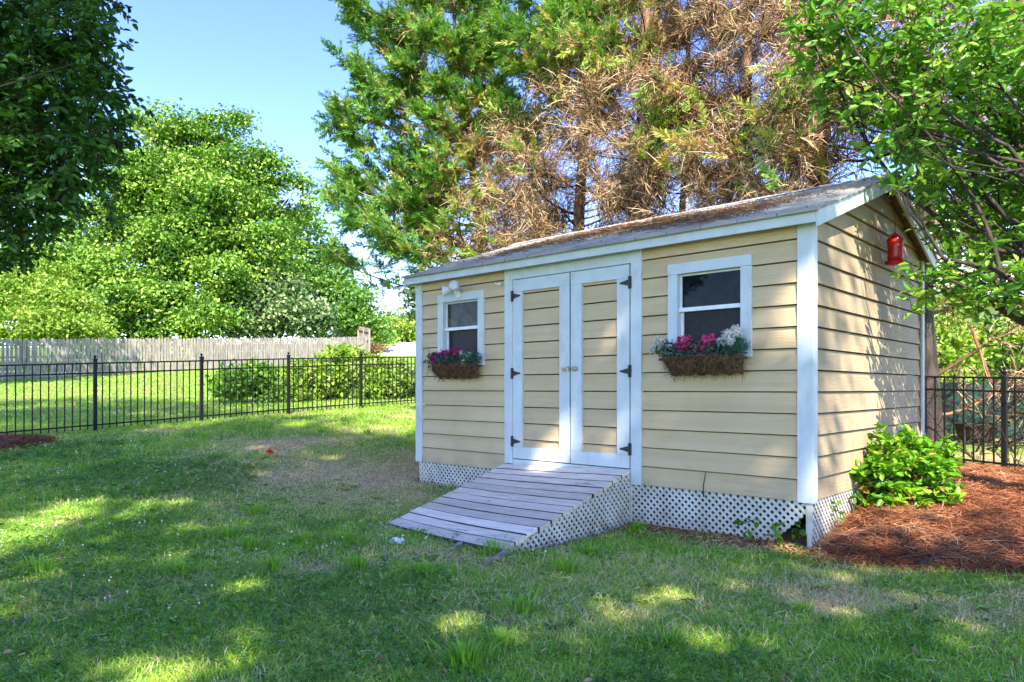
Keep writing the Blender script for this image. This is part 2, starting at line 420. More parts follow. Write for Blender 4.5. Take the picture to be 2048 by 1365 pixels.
def gauss(x, y, cx, cy, sx, sy, a=0):
    c, s = math.cos(a), math.sin(a); dx = x - cx; dy = y - cy
    return np.exp(-(((dx * c + dy * s) / sx) ** 2 + ((-dx * s + dy * c) / sy) ** 2))
def shed_xy(x, y):
    dx = x - SHED[0]; dy = y - SHED[1]
    return -(dx * SU[0] + dy * SU[1]), dx * SV[0] + dy * SV[1]
def dryness(x, y):
    d = 1.35 * gauss(x, y, -1.9, 9.4, 1.7, 1.3, .3) + .6 * gauss(x, y, -1.5, 7.6, .9, .7) + .7 * gauss(x, y, -.5, 5.5, .8, .28, -.7) + .45 * gauss(x, y, 1.4, 5.0, 1.6, .55, -.3)
    d += .5 * gauss(x, y, .2, 4.2, 1.0, .5) + .4 * gauss(x, y, -1.4, 5.2, .5, .3) + .35 * gauss(x, y, -3.1, 4.6, .7, .4) + .5 * gauss(x, y, -3.2, 11.2, .8, .5) + .2 * gauss(x, y, 3.2, 4.4, 1.2, .25, -.2)
    n = vnoise(x, y, 1.1, 1) * .6 + vnoise(x, y, .37, 2) * .4
    return np.clip(d * (.45 + .9 * n) + np.clip(n - .56, 0, 1) * 2.2, 0, 1)
def soilness(x, y):
    lx, ly = shed_xy(x, y)
    s = np.where((lx > -1.75) & (lx < .35) & (ly < .12), np.clip(1.25 - np.abs(ly + .05) / .28, 0, 1), 0)
    s = np.maximum(s, np.where((lx > -1.95) & (lx < -1.55) & (ly < 0) & (ly > -1.95), .75 * np.clip(1.15 - np.abs(lx + 1.68) / .16, 0, 1), 0))
    s = np.maximum(s, np.where((lx > -5.0) & (lx < .1) & (ly > -.03) & (ly < 3.5), 1, 0))
    s = np.maximum(s, np.where((lx > -3.4) & (lx < -1.65) & (ly < 0) & (ly > -1.6), 1, 0))
    s = np.maximum(s, .9 * gauss(x, y, -1.45, 5.62, .13, .09)); s = np.maximum(s, .4 * gauss(x, y, 2.9, 5.05, .9, .12, -.35))
    s = np.maximum(s, .5 * gauss(x, y, -.35, 5.35, .5, .12, -.7))
    return np.clip(s * (.7 + .6 * vnoise(x, y, .25, 5)), 0, 1)
MULCH = [(2.42, 5.60), (2.47, 5.42), (2.62, 5.24), (2.95, 5.12), (3.45, 4.86), (4.3, 4.55), (6.5, 4.3), (8.2, 5.2), (6.6, 8.05), (5.75, 9.25), (4.7, 8.5)]
def in_poly(x, y, poly):
    r = np.zeros(np.shape(x), bool); n = len(poly)
    for i in range(n):
        (x0, y0), (x1, y1) = poly[i], poly[(i + 1) % n]
        c = ((y0 > y) != (y1 > y)) & (x < (x1 - x0) * (y - y0) / ((y1 - y0) or 1e-9) + x0)
        r ^= c
    return r
def poly_dist(x, y, poly):
    d = np.full(np.shape(x), 1e9); n = len(poly)
    for i in range(n):
        a = np.array(poly[i]); b = np.array(poly[(i + 1) % n]); ab = b - a
        t = np.clip(((x - a[0]) * ab[0] + (y - a[1]) * ab[1]) / (ab @ ab), 0, 1)
        d = np.minimum(d, np.hypot(x - a[0] - t * ab[0], y - a[1] - t * ab[1]))
    return d

def build_ground():
    def axis(a, b, st, lo, hi):
        m = list(np.arange(a, b + 1e-6, st)); s = st; x = b
        while x < hi: s *= 1.25; x += s; m.append(min(x, hi))
        s = st; x = a; pre = []
        while x > lo: s *= 1.25; x -= s; pre.append(max(x, lo))
        return np.array(pre[::-1] + m)
    xs = axis(-12, 9, .12, -400, 400); ys = axis(1, 20, .12, -400, 600)
    X, Y = np.meshgrid(xs, ys); Z = gz(X, Y)
    V = np.stack([X, Y, Z], -1).reshape(-1, 3); w = len(xs); h = len(ys)
    i = (np.arange(h - 1)[:, None] * w + np.arange(w - 1)[None]).ravel()
    Q = np.stack([i, i + 1, i + w + 1, i + w], 1)
    o = quads_obj('lawn', V, Q, M['ground'], smooth=True, attrs={'dry': dryness(V[:, 0], V[:, 1]) * np.where(V[:, 1] < 22, 1, .4), 'soil': soilness(V[:, 0], V[:, 1])})
    tag(o, 'grassy back yard ground sloping gently up beyond the fences', 'ground', kind='structure')
build_ground()

def lawn_ok(x, y):
    lx, ly = shed_xy(x, y)
    bad = (lx > -4.92) & (lx < .05) & (ly > -.02) & (ly < 3.55)
    bad |= (lx > -3.36) & (lx < -1.69) & (ly > -1.62) & (ly < .05)
    bad |= in_poly(x, y, MULCH)
    bad |= np.hypot(x + 7.75, y - 10.75) < .62
    bad |= (np.hypot((x + 8.5) / 1.8, (y - 67) / 9) < 1)
    return ~bad

def blade_geo(P, L, W, lean, tint):
    n = len(P); a = rng.uniform(0, 2 * np.pi, n)
    S = np.stack([np.cos(a), np.sin(a), np.zeros(n)], 1); Fd = np.stack([-np.sin(a), np.cos(a), np.zeros(n)], 1)
    a2 = rng.uniform(0, 2 * np.pi, n); Ld = np.stack([np.cos(a2), np.sin(a2), np.zeros(n)], 1)
    L = L[:, None]; W = W[:, None]; lean = lean[:, None]
    mid = P + UP * L * .55 + Ld * L * lean * .35; tip = P + UP * L * (1 - .35 * lean) + Ld * L * lean
    V = np.stack([P - S * W * .5, P + S * W * .5, mid - S * W * .42, mid + S * W * .42, tip], 1).reshape(-1, 3)
    i = (np.arange(n) * 5)[:, None]
    loops = i + np.array([[0, 1, 3, 2, 2, 3, 4]])
    return V, loops.ravel(), np.tile([4, 3], n), np.repeat(tint, 5)

def scatter_polar(n, r0, r1, a0=-.80, a1=.80, pw=1.0):
    u = rng.uniform(0, 1, n); r = (r0 ** (2 * pw) + u * (r1 ** (2 * pw) - r0 ** (2 * pw))) ** (1 / (2 * pw))
    t = rng.uniform(a0, a1, n)
    return r * np.tan(t), r

def build_grass():
    Ps = []; Ls = []; Ws = []; Le = []; Ti = []
    for n, r0, r1, w, hs in ((150000, 2.6, 5.2, .0052, 1), (150000, 5.2, 8.5, .0066, 1), (120000, 8.5, 13.5, .008, 1.05), (60000, 13.5, 22, .016, 1.1), (70000, 22, 48, .04, 1.2)):
        x, y = scatter_polar(n, r0, r1, -.82, .74 if r1 < 12 else .1)
        d = dryness(x, y) if r1 < 20 else dryness(x, y) * .4
        s = soilness(x, y)
        keep = lawn_ok(x, y) & (rng.uniform(0, 1, n) > s * .95) & (rng.uniform(0, 1, n) > d * .35)
        x, y, d = x[keep], y[keep], d[keep]; n = len(x)
        lush = vnoise(x, y, .55, 11)
        cl = vnoise(x, y, .16, 13)
        L = (.022 + .05 * rng.uniform(0, 1, n) ** 1.6) * (.45 + .75 * lush + .5 * cl) * (1 - .35 * d) * hs
        Ps.append(np.stack([x, y, gz(x, y) - .004], 1)); Ls.append(L); Ws.append(w * rng.uniform(.7, 1.3, n)); Le.append(rng.uniform(.3, 1.7, n))
        t = np.clip(.02 + .62 * (.45 * rng.uniform(0, 1, n) + .35 * vnoise(x, y, .9, 12) + .45 * vnoise(x, y, .22, 14)), 0, .62)
        isdry = rng.uniform(0, 1, n) < np.clip(.045 + .85 * d + .4 * np.clip(vnoise(x, y, .3, 15) - .45, 0, 1), 0, 1)
        Ti.append(np.where(isdry, rng.uniform(.68, 1, n), t))
    V, lo, si, ti = blade_geo(np.concatenate(Ps), np.concatenate(Ls), np.concatenate(Ws), np.concatenate(Le), np.concatenate(Ti))
    o = np_obj('grass', V, lo, si, M['grass'], tint=ti)
    tag(o, 'short patchy lawn grass with dry straw coloured areas', 'grass', kind='stuff')
build_grass()
def build_thatch():
    n = 42000
    x, y = scatter_polar(n, 2.6, 12, -.80, .72, .8)
    p = np.clip(.12 + dryness(x, y) * 1.1 + .6 * np.clip(vnoise(x, y, .35, 15) - .45, 0, 1), 0, 1)
    k = lawn_ok(x, y) & (rng.uniform(size=n) < p); x, y = x[k], y[k]; n = len(x)
    V, Q = needle_geo(np.stack([x, y, gz(x, y) + rng.uniform(.004, .035, n)], 1), .3, rng.uniform(.03, .10, n), rng.uniform(.003, .006, n) * np.maximum(1, y / 6))
    o = quads_obj('thatch', V, Q, M['grass'], tint=np.repeat(rng.uniform(.70, 1, n), 6))
    tag(o, 'dead straw coloured thatch lying in the thin parts of the lawn', 'dead grass', kind='stuff')

def build_tufts():
    """taller bright clumps of coarse grass"""
    spots = [(990, 1110, .22), (1130, 1145, .2), (545, 1145, .2), (500, 1095, .17), (80, 1150, .22), (715, 1140, .2), (360, 1150, .16), (1040, 1225, .16), (1000, 1290, .14), (930, 1340, .22), (515, 1030, .15), (470, 888, .16), (620, 852, .16), (545, 895, .13), (735, 925, .16), (640, 925, .14),
             (245, 945, .14), (690, 1085, .16), (1275, 1062, .14), (300, 990, .13), (1180, 1110, .12), (850, 1150, .15), (615, 1085, .14), (455, 1075, .14), (930, 1325, .17), (1600, 1225, .1), (1330, 1290, .12)]
    for i, (px, py, h) in enumerate(spots):
        Y = CAMZ * F0 / (py - HY0)
        for _ in range(6):
            X = (px - CX0) / F0 * Y; Y = (CAMZ - gz1(X, Y)) * F0 / (py - HY0)
        X = (px - CX0) / F0 * Y
        if not lawn_ok(np.array([X]), np.array([Y]))[0]: continue
        n = 130; r = np.abs(rng.normal(0, .06, n)); a = rng.uniform(0, 2 * np.pi, n)
        P = np.stack([X + r * np.cos(a) * 1.3, Y + r * np.sin(a), np.zeros(n)], 1); P[:, 2] = gz(P[:, 0], P[:, 1]) - .005
        L = h * .78 * rng.uniform(.45, 1.05, n); W = rng.uniform(.005, .010, n)
        tip = np.stack([np.cos(a), np.sin(a), np.zeros(n)], 1) * (r * 5 + .25)[:, None]
        S = np.stack([-np.sin(a), np.cos(a), np.zeros(n)], 1)
        Lc = L[:, None]; Wc = W[:, None]
        mid = P + UP * Lc * .6 + tip * Lc * .35; tp = P + UP * Lc * .85 + tip * Lc
        V = np.stack([P - S * Wc * .5, P + S * Wc * .5, mid - S * Wc * .45, mid + S * Wc * .45, tp], 1).reshape(-1, 3)
        lo = ((np.arange(n) * 5)[:, None] + np.array([[0, 1, 3, 2, 2, 3, 4]])).ravel()
        yield V, lo, n
def build_tuft_object():
    Vs = []; Ls = []; b = 0; cnt = 0
    for V, lo, n in build_tufts():
        Vs.append(V); Ls.append(lo + b); b += len(V); cnt += n
    o = np_obj('coarse_grass', np.concatenate(Vs), np.concatenate(Ls), np.tile([4, 3], cnt), M['grass'], tint=np.repeat(rng.uniform(.18, .46, cnt), 5))
    tag(o, 'taller bright green coarse grass clumps dotted over the lawn', 'grass', kind='stuff')
build_tuft_object()

def build_clover():
    n = 60000
    x, y = scatter_polar(n, 2.6, 11, -.80, .55, .75)
    m = vnoise(x, y, .8, 21) * .6 + vnoise(x, y, .3, 22) * .4
    keep = lawn_ok(x, y) & (m + .25 * gauss(x, y, -2.6, 4.2, 1.6, 1.2) + .12 * gauss(x, y, -2.5, 7.5, 2.5, 2.0) - dryness(x, y) * .5 + rng.normal(0, .05, n) > .53) & (soilness(x, y) < .4)
    x, y = x[keep], y[keep]; n = len(x)
    z = gz(x, y) + rng.uniform(.015, .06, n)
    P = np.stack([x, y, z], 1); N = nrm(rng.normal(size=(n, 3)) * .35 + UP); D0 = nrm(np.cross(N, rng.normal(size=(n, 3)))); E = np.cross(N, D0)
    sz = rng.uniform(.010, .020, n) * np.maximum(1, y / 6.5)
    Vs = []
    for k in range(3):
        a = k * 2 * math.pi / 3; D = D0 * math.cos(a) + E * math.sin(a); S = np.cross(N, D); s = sz[:, None]
        Vs.append(np.stack([P, P + D * s * .8 + S * s * .55 + N * s * .15, P + D * s * 1.15, P + D * s * .8 - S * s * .55 + N * s * .15], 1))
    V = np.stack(Vs, 1).reshape(-1, 3)
    o = quads_obj('clover', V, np.arange(len(V)).reshape(-1, 4), M['clover'], tint=np.repeat(rng.uniform(0, 1, n), 12))
    tag(o, 'dark green clover patches spreading through the lawn', 'clover', kind='stuff')
    # white blossoms
    n = 1100
    x, y = scatter_polar(n, 4, 13, -.72, .12, 1.3)
    keep = lawn_ok(x, y) & (dryness(x, y) < .35) & (vnoise(x, y, 1.2, 31) + .2 * gauss(x, y, -3.5, 9, 3, 3) > .5)
    x, y = x[keep], y[keep]; mb = MB()
    z = gz(x, y)
    for a, b, c in zip(x, y, z):
        r = random.uniform(.005, .008); h = random.uniform(.035, .065)
        mb.lathe([(.002, 0), (r * .8, r * .4), (r, r), (r * .6, r * 1.8)], (a, b, c + h), 6)
        mb.add([(a - .001, b, c), (a + .001, b, c), (a, b, c + h)], [(0, 1, 2)])
    o = mb.build('clover_blossoms', M['clover_flower'])
    tag(o, 'tiny white clover blossoms sprinkled over the grass', 'clover blossom', kind='stuff')
build_clover()

def build_weeds():
    n = 420
    x, y = scatter_polar(n, 2.7, 9, -.78, .6, .8); k = lawn_ok(x, y) & (soilness(x, y) < .3); x, y = x[k], y[k]; n = len(x); per = 8
    ii = np.repeat(np.arange(n), per); m = n * per; a = rng.uniform(0, 6.28, m); e = rng.uniform(.15, .7, m)
    D = np.stack([np.cos(a) * np.cos(e), np.sin(a) * np.cos(e), np.sin(e)], 1); N = nrm(UP + rng.normal(size=(m, 3)) * .25); sz = rng.uniform(.6, 1.3, n)[ii]
    P = np.stack([x[ii], y[ii], gz(x, y)[ii] + .004], 1); L = rng.uniform(.035, .075, m) * sz
    V, Q = leaf_geo(P, D, N, L, L * rng.uniform(.25, .5, n)[ii], .2, .25)
    o = quads_obj('lawn_weeds', V, Q, M['weed'], tint=np.repeat(np.clip(rng.uniform(0, 1, n)[ii] + rng.normal(0, .1, m), 0, 1), 6))
    tag(o, 'low broad leafed weeds scattered through the grass', 'weeds', kind='stuff')
    n = 260
    x, y = scatter_polar(n, 2.8, 9.5, -.78, .68, .8); k = lawn_ok(x, y); x, y = x[k], y[k]; n = len(x); D, N = leaf_frames(n, 1.5)
    V, Q = leaf_geo(np.stack([x, y, gz(x, y) + rng.uniform(.02, .05, n)], 1), D, N, rng.uniform(.03, .06, n), rng.uniform(.015, .03, n), .3, .3)
    o = quads_obj('fallen_leaves', V, Q, M['roof_needle'], tint=np.repeat(rng.uniform(.1, .8, n), 6)); tag(o, 'curled brown fallen leaves dotted over the lawn', 'fallen leaves', kind='stuff')
build_weeds()

# ------------------------------------------------------------------ mulch
def needle_geo(P, tilt, L, W, bend=.3):
    n = len(P); a = rng.uniform(0, 2 * np.pi, n); e = rng.normal(0, tilt, n)
    D = np.stack([np.cos(a) * np.cos(e), np.sin(a) * np.cos(e), np.sin(e)], 1); S0 = np.stack([-np.sin(a), np.cos(a), rng.normal(0, .5, n)], 1); S = nrm(S0)
    B = np.stack([-np.sin(a), np.cos(a), np.zeros(n)], 1) * rng.normal(0, bend, n)[:, None] + UP * np.abs(rng.normal(0, bend * .3, n))[:, None]
    L = L[:, None]; W = W[:, None] * .5
    p0 = P - D * L * .5; p1 = P + B * L * .25; p2 = P + D * L * .5
    V = np.stack([p0 - S * W, p0 + S * W, p1 - S * W, p1 + S * W, p2 - S * W * .5, p2 + S * W * .5], 1).reshape(-1, 3)
    i = (np.arange(n) * 6)[:, None]
    Q = np.concatenate([i + np.array([[0, 1, 3, 2]]), i + np.array([[2, 3, 5, 4]])])
    return V, Q
def mulch_h(x, y):
    d = poly_dist(x, y, MULCH); ins = in_poly(x, y, MULCH)
    lump = vnoise(x, y, .45, 41) * .09 + vnoise(x, y, .16, 42) * .05
    lx, ly = shed_xy(x, y)
    lip = np.clip(1 - d / .45, 0, 1) * np.clip(d / .1, 0, 1) * .05 * (y < 6.2)
    return np.where(ins, np.clip(d / .3, 0, 1) * (lump + .02) + lip, -.03 - d * .3)
def build_mulch():
    xs = np.arange(2.3, 8.3, .06); ys = np.arange(4.2, 9.4, .06)
    X, Y = np.meshgrid(xs, ys); d = poly_dist(X, Y, MULCH); ins = in_poly(X, Y, MULCH)
    Z = gz(X, Y) + mulch_h(X, Y)
    V = np.stack([X, Y, Z], -1).reshape(-1, 3); w = len(xs)
    i = (np.arange(len(ys) - 1)[:, None] * w + np.arange(w - 1)[None]); i = i[(ins | (d < .1))[:-1, :-1]].ravel()
    Q = np.stack([i, i + 1, i + w + 1, i + w], 1)
    used = np.unique(Q); mp = np.full(len(V), -1); mp[used] = np.arange(len(used))
    o = quads_obj('mulch_bed', V[used], mp[Q], M['mulchsoil'], smooth=True)
    tag(o, 'reddish brown mulch bed beside the shed', 'mulch bed', kind='structure')
    n = 60000
    x = rng.uniform(2.4, 7.4, n); y = rng.uniform(4.3, 9.3, n)
    k = in_poly(x, y, MULCH) & (x < y * .95 + 1.0); x, y = x[k], y[k]; n = len(x)
    stray = 900
    xs_ = rng.normal(0, .12, stray); t = rng.uniform(0, 1, stray)
    sx = 2.45 + t * 1.6 + xs_; sy = 5.45 - t * .65 - np.abs(rng.normal(0, .1, stray))
    x = np.concatenate([x, sx]); y = np.concatenate([y, sy]); ins = in_poly(x, y, MULCH); n = len(x)
    z = gz(x, y) + np.where(ins, mulch_h(x, y), .01) + rng.uniform(0, .03, n)
    V, Q = needle_geo(np.stack([x, y, z], 1), .22, rng.uniform(.10, .22, n), rng.uniform(.003, .0055, n))
    patch = vnoise(x, y, .35, 45)
    ti = np.clip(rng.normal(.42, .22, n) + (patch - .5) * .6, 0, 1)
    o = quads_obj('pine_straw', V, Q, M['straw'], tint=np.repeat(ti, 6))
    tag(o, 'loose rust coloured pine straw covering the bed by the shed', 'pine straw', kind='stuff')
    # small island at the far side of the lawn
    n = 3500; r = np.sqrt(rng.uniform(0, 1, n)) * .75; a = rng.uniform(0, 2 * np.pi, n)
    x = -7.75 + r * np.cos(a); y = 10.75 + r * np.sin(a)
    hgt = np.clip(1 - (r / .75) ** 2, 0, 1) * .09
    V, Q = needle_geo(np.stack([x, y, gz(x, y) + hgt + rng.uniform(0, .02, n)], 1), .25, rng.uniform(.1, .2, n), rng.uniform(.006, .01, n))
    o = quads_obj('pine_straw_mound', V, Q, M['straw'], tint=np.repeat(rng.uniform(0, .6, n), 6))
    tag(o, 'small dark red pine straw mound on the lawn before the iron fence', 'pine straw', kind='stuff')
    mb = MB()
    mb.lathe([(.66, -.05), (.58, .03), (.4, .075), (.15, .095), (.02, .1)], (-7.75, 10.75, gz1(-7.75, 10.75)), 24)
    o = mb.build('mulch_island', M['mulchsoil'], smooth=True); tag(o, 'round mulch base under the small pine straw mound', 'mulch bed', kind='structure')
    # strays and dead leaves along the foot of the lattice
    n = 1500
    lx = rng.uniform(-1.7, .3, n); ly = -np.abs(rng.normal(0, .16, n)) - .01
    w = SHED[None] - SU[None] * lx[:, None] + SV[None] * ly[:, None]
    V, Q = needle_geo(np.concatenate([w, (gz(w[:, 0], w[:, 1]) + .008)[:, None]], 1), .12, rng.uniform(.04, .14, n), rng.uniform(.003, .012, n))
    o = quads_obj('leaf_litter', V, Q, M['straw'], tint=np.repeat(rng.uniform(0, 1, n) ** .7, 6))
    tag(o, 'brown leaf litter strewn along the foot of the white lattice', 'leaf litter', kind='stuff')
build_mulch()
build_thatch()

# ------------------------------------------------------------------ shed
shed = empty('garden_shed', (SHED[0], SHED[1], 0), SHED_RZ)
tag(shed, 'cream lap sided garden shed with white trim, double doors and shingle roof', 'shed')
EXP = .178; BASE = .415; DEP = 3.47; LEN = 4.889; RIDGE_Y = 1.95
def roof_u(y):     # underside of the roof deck
    return 2.68 + .343 * (y + .11) if y <= RIDGE_Y else 2.68 + .343 * (RIDGE_Y + .11) - .36 * (y - RIDGE_Y)
def lap_piece(mb, x0, x1, zb, za, zc):
    """course piece on a front wall: course bottom zb, clipped to za..zc"""
    if zc - za < .004: return
    def yy(z): return -.021 * (1 - (z - zb) / EXP) - .002
    a, c = yy(za), yy(zc); b0 = .03
    mb.add([(x0, a, za), (x1, a, za), (x1, c, zc), (x0, c, zc), (x0, b0, za), (x1, b0, za), (x1, b0, zc), (x0, b0, zc)],
           [(0, 1, 2, 3), (1, 0, 4, 5), (3, 2, 6, 7), (0, 3, 7, 4), (2, 1, 5, 6)])
def front_courses(mb, x0, x1, z0, z1, hole=None, base=BASE):
    k = 0
    while base + k * EXP < z1:
        zb = base + k * EXP; lo = max(zb, z0); hi = min(zb + EXP - .011, z1); k += 1
        if hi <= lo: continue
        if hole and hi > hole[2] and lo < hole[3]:
            lap_piece(mb, x0, x1, zb, lo, min(hi, hole[2])); lap_piece(mb, x0, x1, zb, max(lo, hole[3]), hi)
            a, c = max(lo, hole[2]), min(hi, hole[3])
            lap_piece(mb, x0, hole[0], zb, a, c); lap_piece(mb, hole[1], x1, zb, a, c)
        else:
            lap_piece(mb, x0, x1, zb, lo, hi)
WINS = [(-4.489, -3.69), (-1.287, -.484)]
for (x0, x1), (w0, w1) in zip(((-4.80, -3.35), (-1.58, -.09)), WINS):
    mb = MB()
    front_courses(mb, x0, x1, BASE, 2.66, (w0 + .06, w1 - .06, 1.68, 2.40))
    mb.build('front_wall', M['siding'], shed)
# wall sheathing (keeps the inside dark) with window and door openings closed by the units
mb = MB()
for a, b in ((-4.80, -4.43), (-3.75, -1.23), (-.54, -.09)):
    mb.box(a, b, .031, .06, BASE, 2.66)
for a, b in ((-4.43, -3.75), (-1.23, -.54)):
    mb.box(a, b, .031, .06, BASE, 1.68); mb.box(a, b, .031, .06, 2.40, 2.66); mb.box(a, b, .16, .18, 1.6, 2.45)
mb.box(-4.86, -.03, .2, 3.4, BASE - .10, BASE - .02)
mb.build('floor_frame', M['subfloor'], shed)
def gable_wall(sign, x):
    mb = MB(); k = 0
    while BASE + k * EXP < 3.36:
        zb = BASE + k * EXP; zt = zb + EXP - .011; k += 1
        def lim(z):
            f = .0 if z < 2.72 else (z - 2.715) / .343 + .0
            b = DEP if z < 2.80 else min(DEP, RIDGE_Y + (3.375 - z) / .36)
            return max(f, .0), b
        zt = min(zt, 3.37)
        (a0, b0), (a1, b1) = lim(zb), lim(zt)
        if b0 - a0 < .02: break
        if b1 < a1: a1 = b1 = (a1 + b1) / 2
        ob, ot = x + sign * .022, x + sign * .002; bk = x - sign * .03
        vs = [(ob, a0, zb), (ob, b0, zb), (ot, b1, zt), (ot, a1, zt), (bk, a0, zb), (bk, b0, zb), (bk, b1, zt), (bk, a1, zt)]
        fs = [(0, 1, 2, 3), (1, 0, 4, 5), (3, 2, 6, 7), (4, 7, 6, 5)]
        mb.add(vs, fs if sign > 0 else [f[::-1] for f in fs])
    return mb
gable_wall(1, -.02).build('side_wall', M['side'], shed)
gable_wall(-1, -LEN + .02).build('side_wall', M['siding'], shed)
mb = MB()
k = 0
while BASE + k * EXP < 2.74:
    zb = BASE + k * EXP; zt = zb + EXP - .006; k += 1
    o, t = DEP + .019, DEP + .002
    mb.add([(-LEN + .03, o, zb), (-.03, o, zb), (-.03, t, zt), (-LEN + .03, t, zt), (-LEN + .03, DEP - .03, zb), (-.03, DEP - .03, zb), (-.03, DEP - .03, zt), (-LEN + .03, DEP - .03, zt)],
           [(3, 2, 1, 0), (5, 4, 0, 1), (7, 6, 2, 3), (4, 5, 6, 7)])
mb.build('back_wall', M['siding'], shed)
# corner boards
def lbox(name, parent, mat, *boxes, bevel=.002):
    mb = MB()
    for b in boxes: mb.box(*b)
    return mb.build(name, mat, parent, bevel=bevel)
lbox('corner_board', shed, M['trim'], (-.10, .024, -.030, -.006, BASE - .01, 2.70), (.004, .026, -.006, .075, BASE - .01, 2.70))
lbox('corner_board', shed, M['trim'], (-LEN - .024, -4.792, -.030, -.006, BASE - .01, 2.69), (-LEN - .026, -LEN - .004, -.006, .075, BASE - .01, 2.69))
lbox('corner_board', shed, M['trim'], (.004, .026, DEP - .06, DEP + .024, BASE - .01, 2.80))
lbox('corner_board', shed, M['trim'], (-LEN - .026, -LEN - .004, DEP - .06, DEP + .024, BASE - .01, 2.80))
# door surround and header
lbox('door_surround', shed, M['trim'], (-3.361, -3.240, -.032, .012, .495, 2.655), (-1.692, -1.573, -.032, .012, .405, 2.655), (-3.239, -1.693, -.028, .012, 2.535, 2.655))
lbox('threshold', shed, M['trim'], (-3.239, -1.693, -.022, .03, .47, .545))
# doors
def make_door(x0, x1, stiles, hinge_x, side):
    d = empty('door', ((x0 + x1) / 2, 0, .55), 0, shed)
    ox, oz = (x0 + x1) / 2, .55
    def b(name, mat, *boxes):
        mb = MB()
        for (a0, a1, y0, y1, z0, z1) in boxes: mb.box(a0 - ox, a1 - ox, y0, y1, z0 - oz, z1 - oz)
        return mb.build(name, mat, d, bevel=.002)
    (sa, sb), (sc, sd) = stiles
    mb = MB()
    front_courses(mb, sb - .01, sc + .01, .68, 2.398)
    mb.v = [(x - ox, y + .012, z - oz) for x, y, z in mb.v]
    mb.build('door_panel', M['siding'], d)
    b('door_frame', M['trim'], (sa, sb, -.030, .015, .686, 2.395), (sc, sd, -.030, .015, .686, 2.395), (x0 + .004, x1 - .004, -.030, .015, 2.396, 2.527), (x0 + .004, x1 - .004, -.030, .015, .556, .685))
    b('door_core', M['dark'], (x0 + .01, x1 - .01, .016, .03, .556, 2.52))
    for z in (2.35, 1.495, .743):
        mb = MB(); hx = hinge_x; s = side
        pl = (hx - .020 * s, hx + .012 * s)
        mb.box(min(pl) - ox, max(pl) - ox, -.042, -.0305, z - .058 - oz, z + .058 - oz)
        tri = [(hx + .012 * s, z - .03), (hx + .085 * s, z - .012), (hx + .112 * s, z - .008), (hx + .112 * s, z + .008), (hx + .085 * s, z + .012), (hx + .012 * s, z + .03)]
        if s < 0: tri = tri[::-1]
        mb.prism([(a - ox, c - oz) for a, c in tri], lambda u, v, w: (u, -.031 - w, v), .008)
        mb.tube([(hx - ox + .004 * s, -.045, z - .06 - oz), (hx - ox + .004 * s, -.045, z + .06 - oz)], [.007, .007], 8)
        for q in (.03, .055, .085):
            mb.lathe([(.006, 0), (.005, .004)], (hx + q * s - ox, -.039, z - oz), 8, (0, -1, 0))
        mb.build('hinge', M['hinge'], d)
    return d, ox, oz
dl, ox, oz = make_door(-3.236, -2.436, ((-3.236, -3.101), (-2.574, -2.440)), -3.236, 1)
mb = MB()
mb.box(-2.535 - ox, -2.455 - ox, -.042, -.0305, 1.508 - oz, 1.556 - oz)
mb.tube([(-2.50 - ox, -.05, 1.532 - oz), (-2.41 - ox, -.052, 1.532 - oz)], [.009, .009], 8)
mb.box(-2.462 - ox, -2.43 - ox, -.06, -.043, 1.512 - oz, 1.552 - oz)
mb.build('latch', M['brass'], dl, bevel=.002)
dr, ox, oz = make_door(-2.426, -1.704, ((-2.420, -2.286), (-1.852, -1.708)), -1.700, -1)
mb = MB()
mb.lathe([(.027, 0), (.027, .012), (.018, .022), (.004, .024)], (-2.365 - ox, -.031, 1.531 - oz), 14, (0, -1, 0))
mb.box(-2.405 - ox, -2.33 - ox, -.039, -.0305, 1.510 - oz, 1.552 - oz)
mb.build('latch', M['brass'], dr, bevel=.002)
# windows
for i, (x0, x1) in enumerate(WINS):
    xc = (x0 + x1) / 2; w = empty('window', (xc, 0, 2.03), 0, shed); h = (x1 - x0) / 2
    lbox('window_frame', w, M['trim'], (-h, -h + .098, -.034, .0, -.432, .342), (h - .098, h, -.034, .0, -.432, .342), (-h, h, -.036, .0, .343, .438), (-h + .099, h - .099, -.034, .0, -.432, -.335), (-h + .06, -h + .097, .001, .15, -.38, .40), (h - .097, h - .06, .001, .15, -.38, .40), (-h + .098, h - .098, .001, .15, .344, .40))
    q = h - .098
    lbox('upper_sash', w, M['vinyl'], (-q, -q + .018, .02, .05, .0, .342), (q - .018, q, .02, .05, .0, .342), (-q + .0185, q - .0185, .02, .05, .325, .342), (-q, q, -.006, .05, -.002, .034), bevel=.001)
    lbox('pane', w, M['curtain'] if i == 0 else M['glass'], (-q + .018, q - .018, .034, .038, .034, .325), bevel=0)
    lbox('lower_sash', w, M['vinyl'], (-q, -q + .03, .03, .06, -.335, -.003), (q - .03, q, .03, .06, -.335, -.003), (-q + .031, q - .031, .03, .06, -.335, -.30), bevel=.001)
    lbox('pane', w, M['screen'], (-q + .03, q - .03, .044, .048, -.30, -.003), bevel=0)
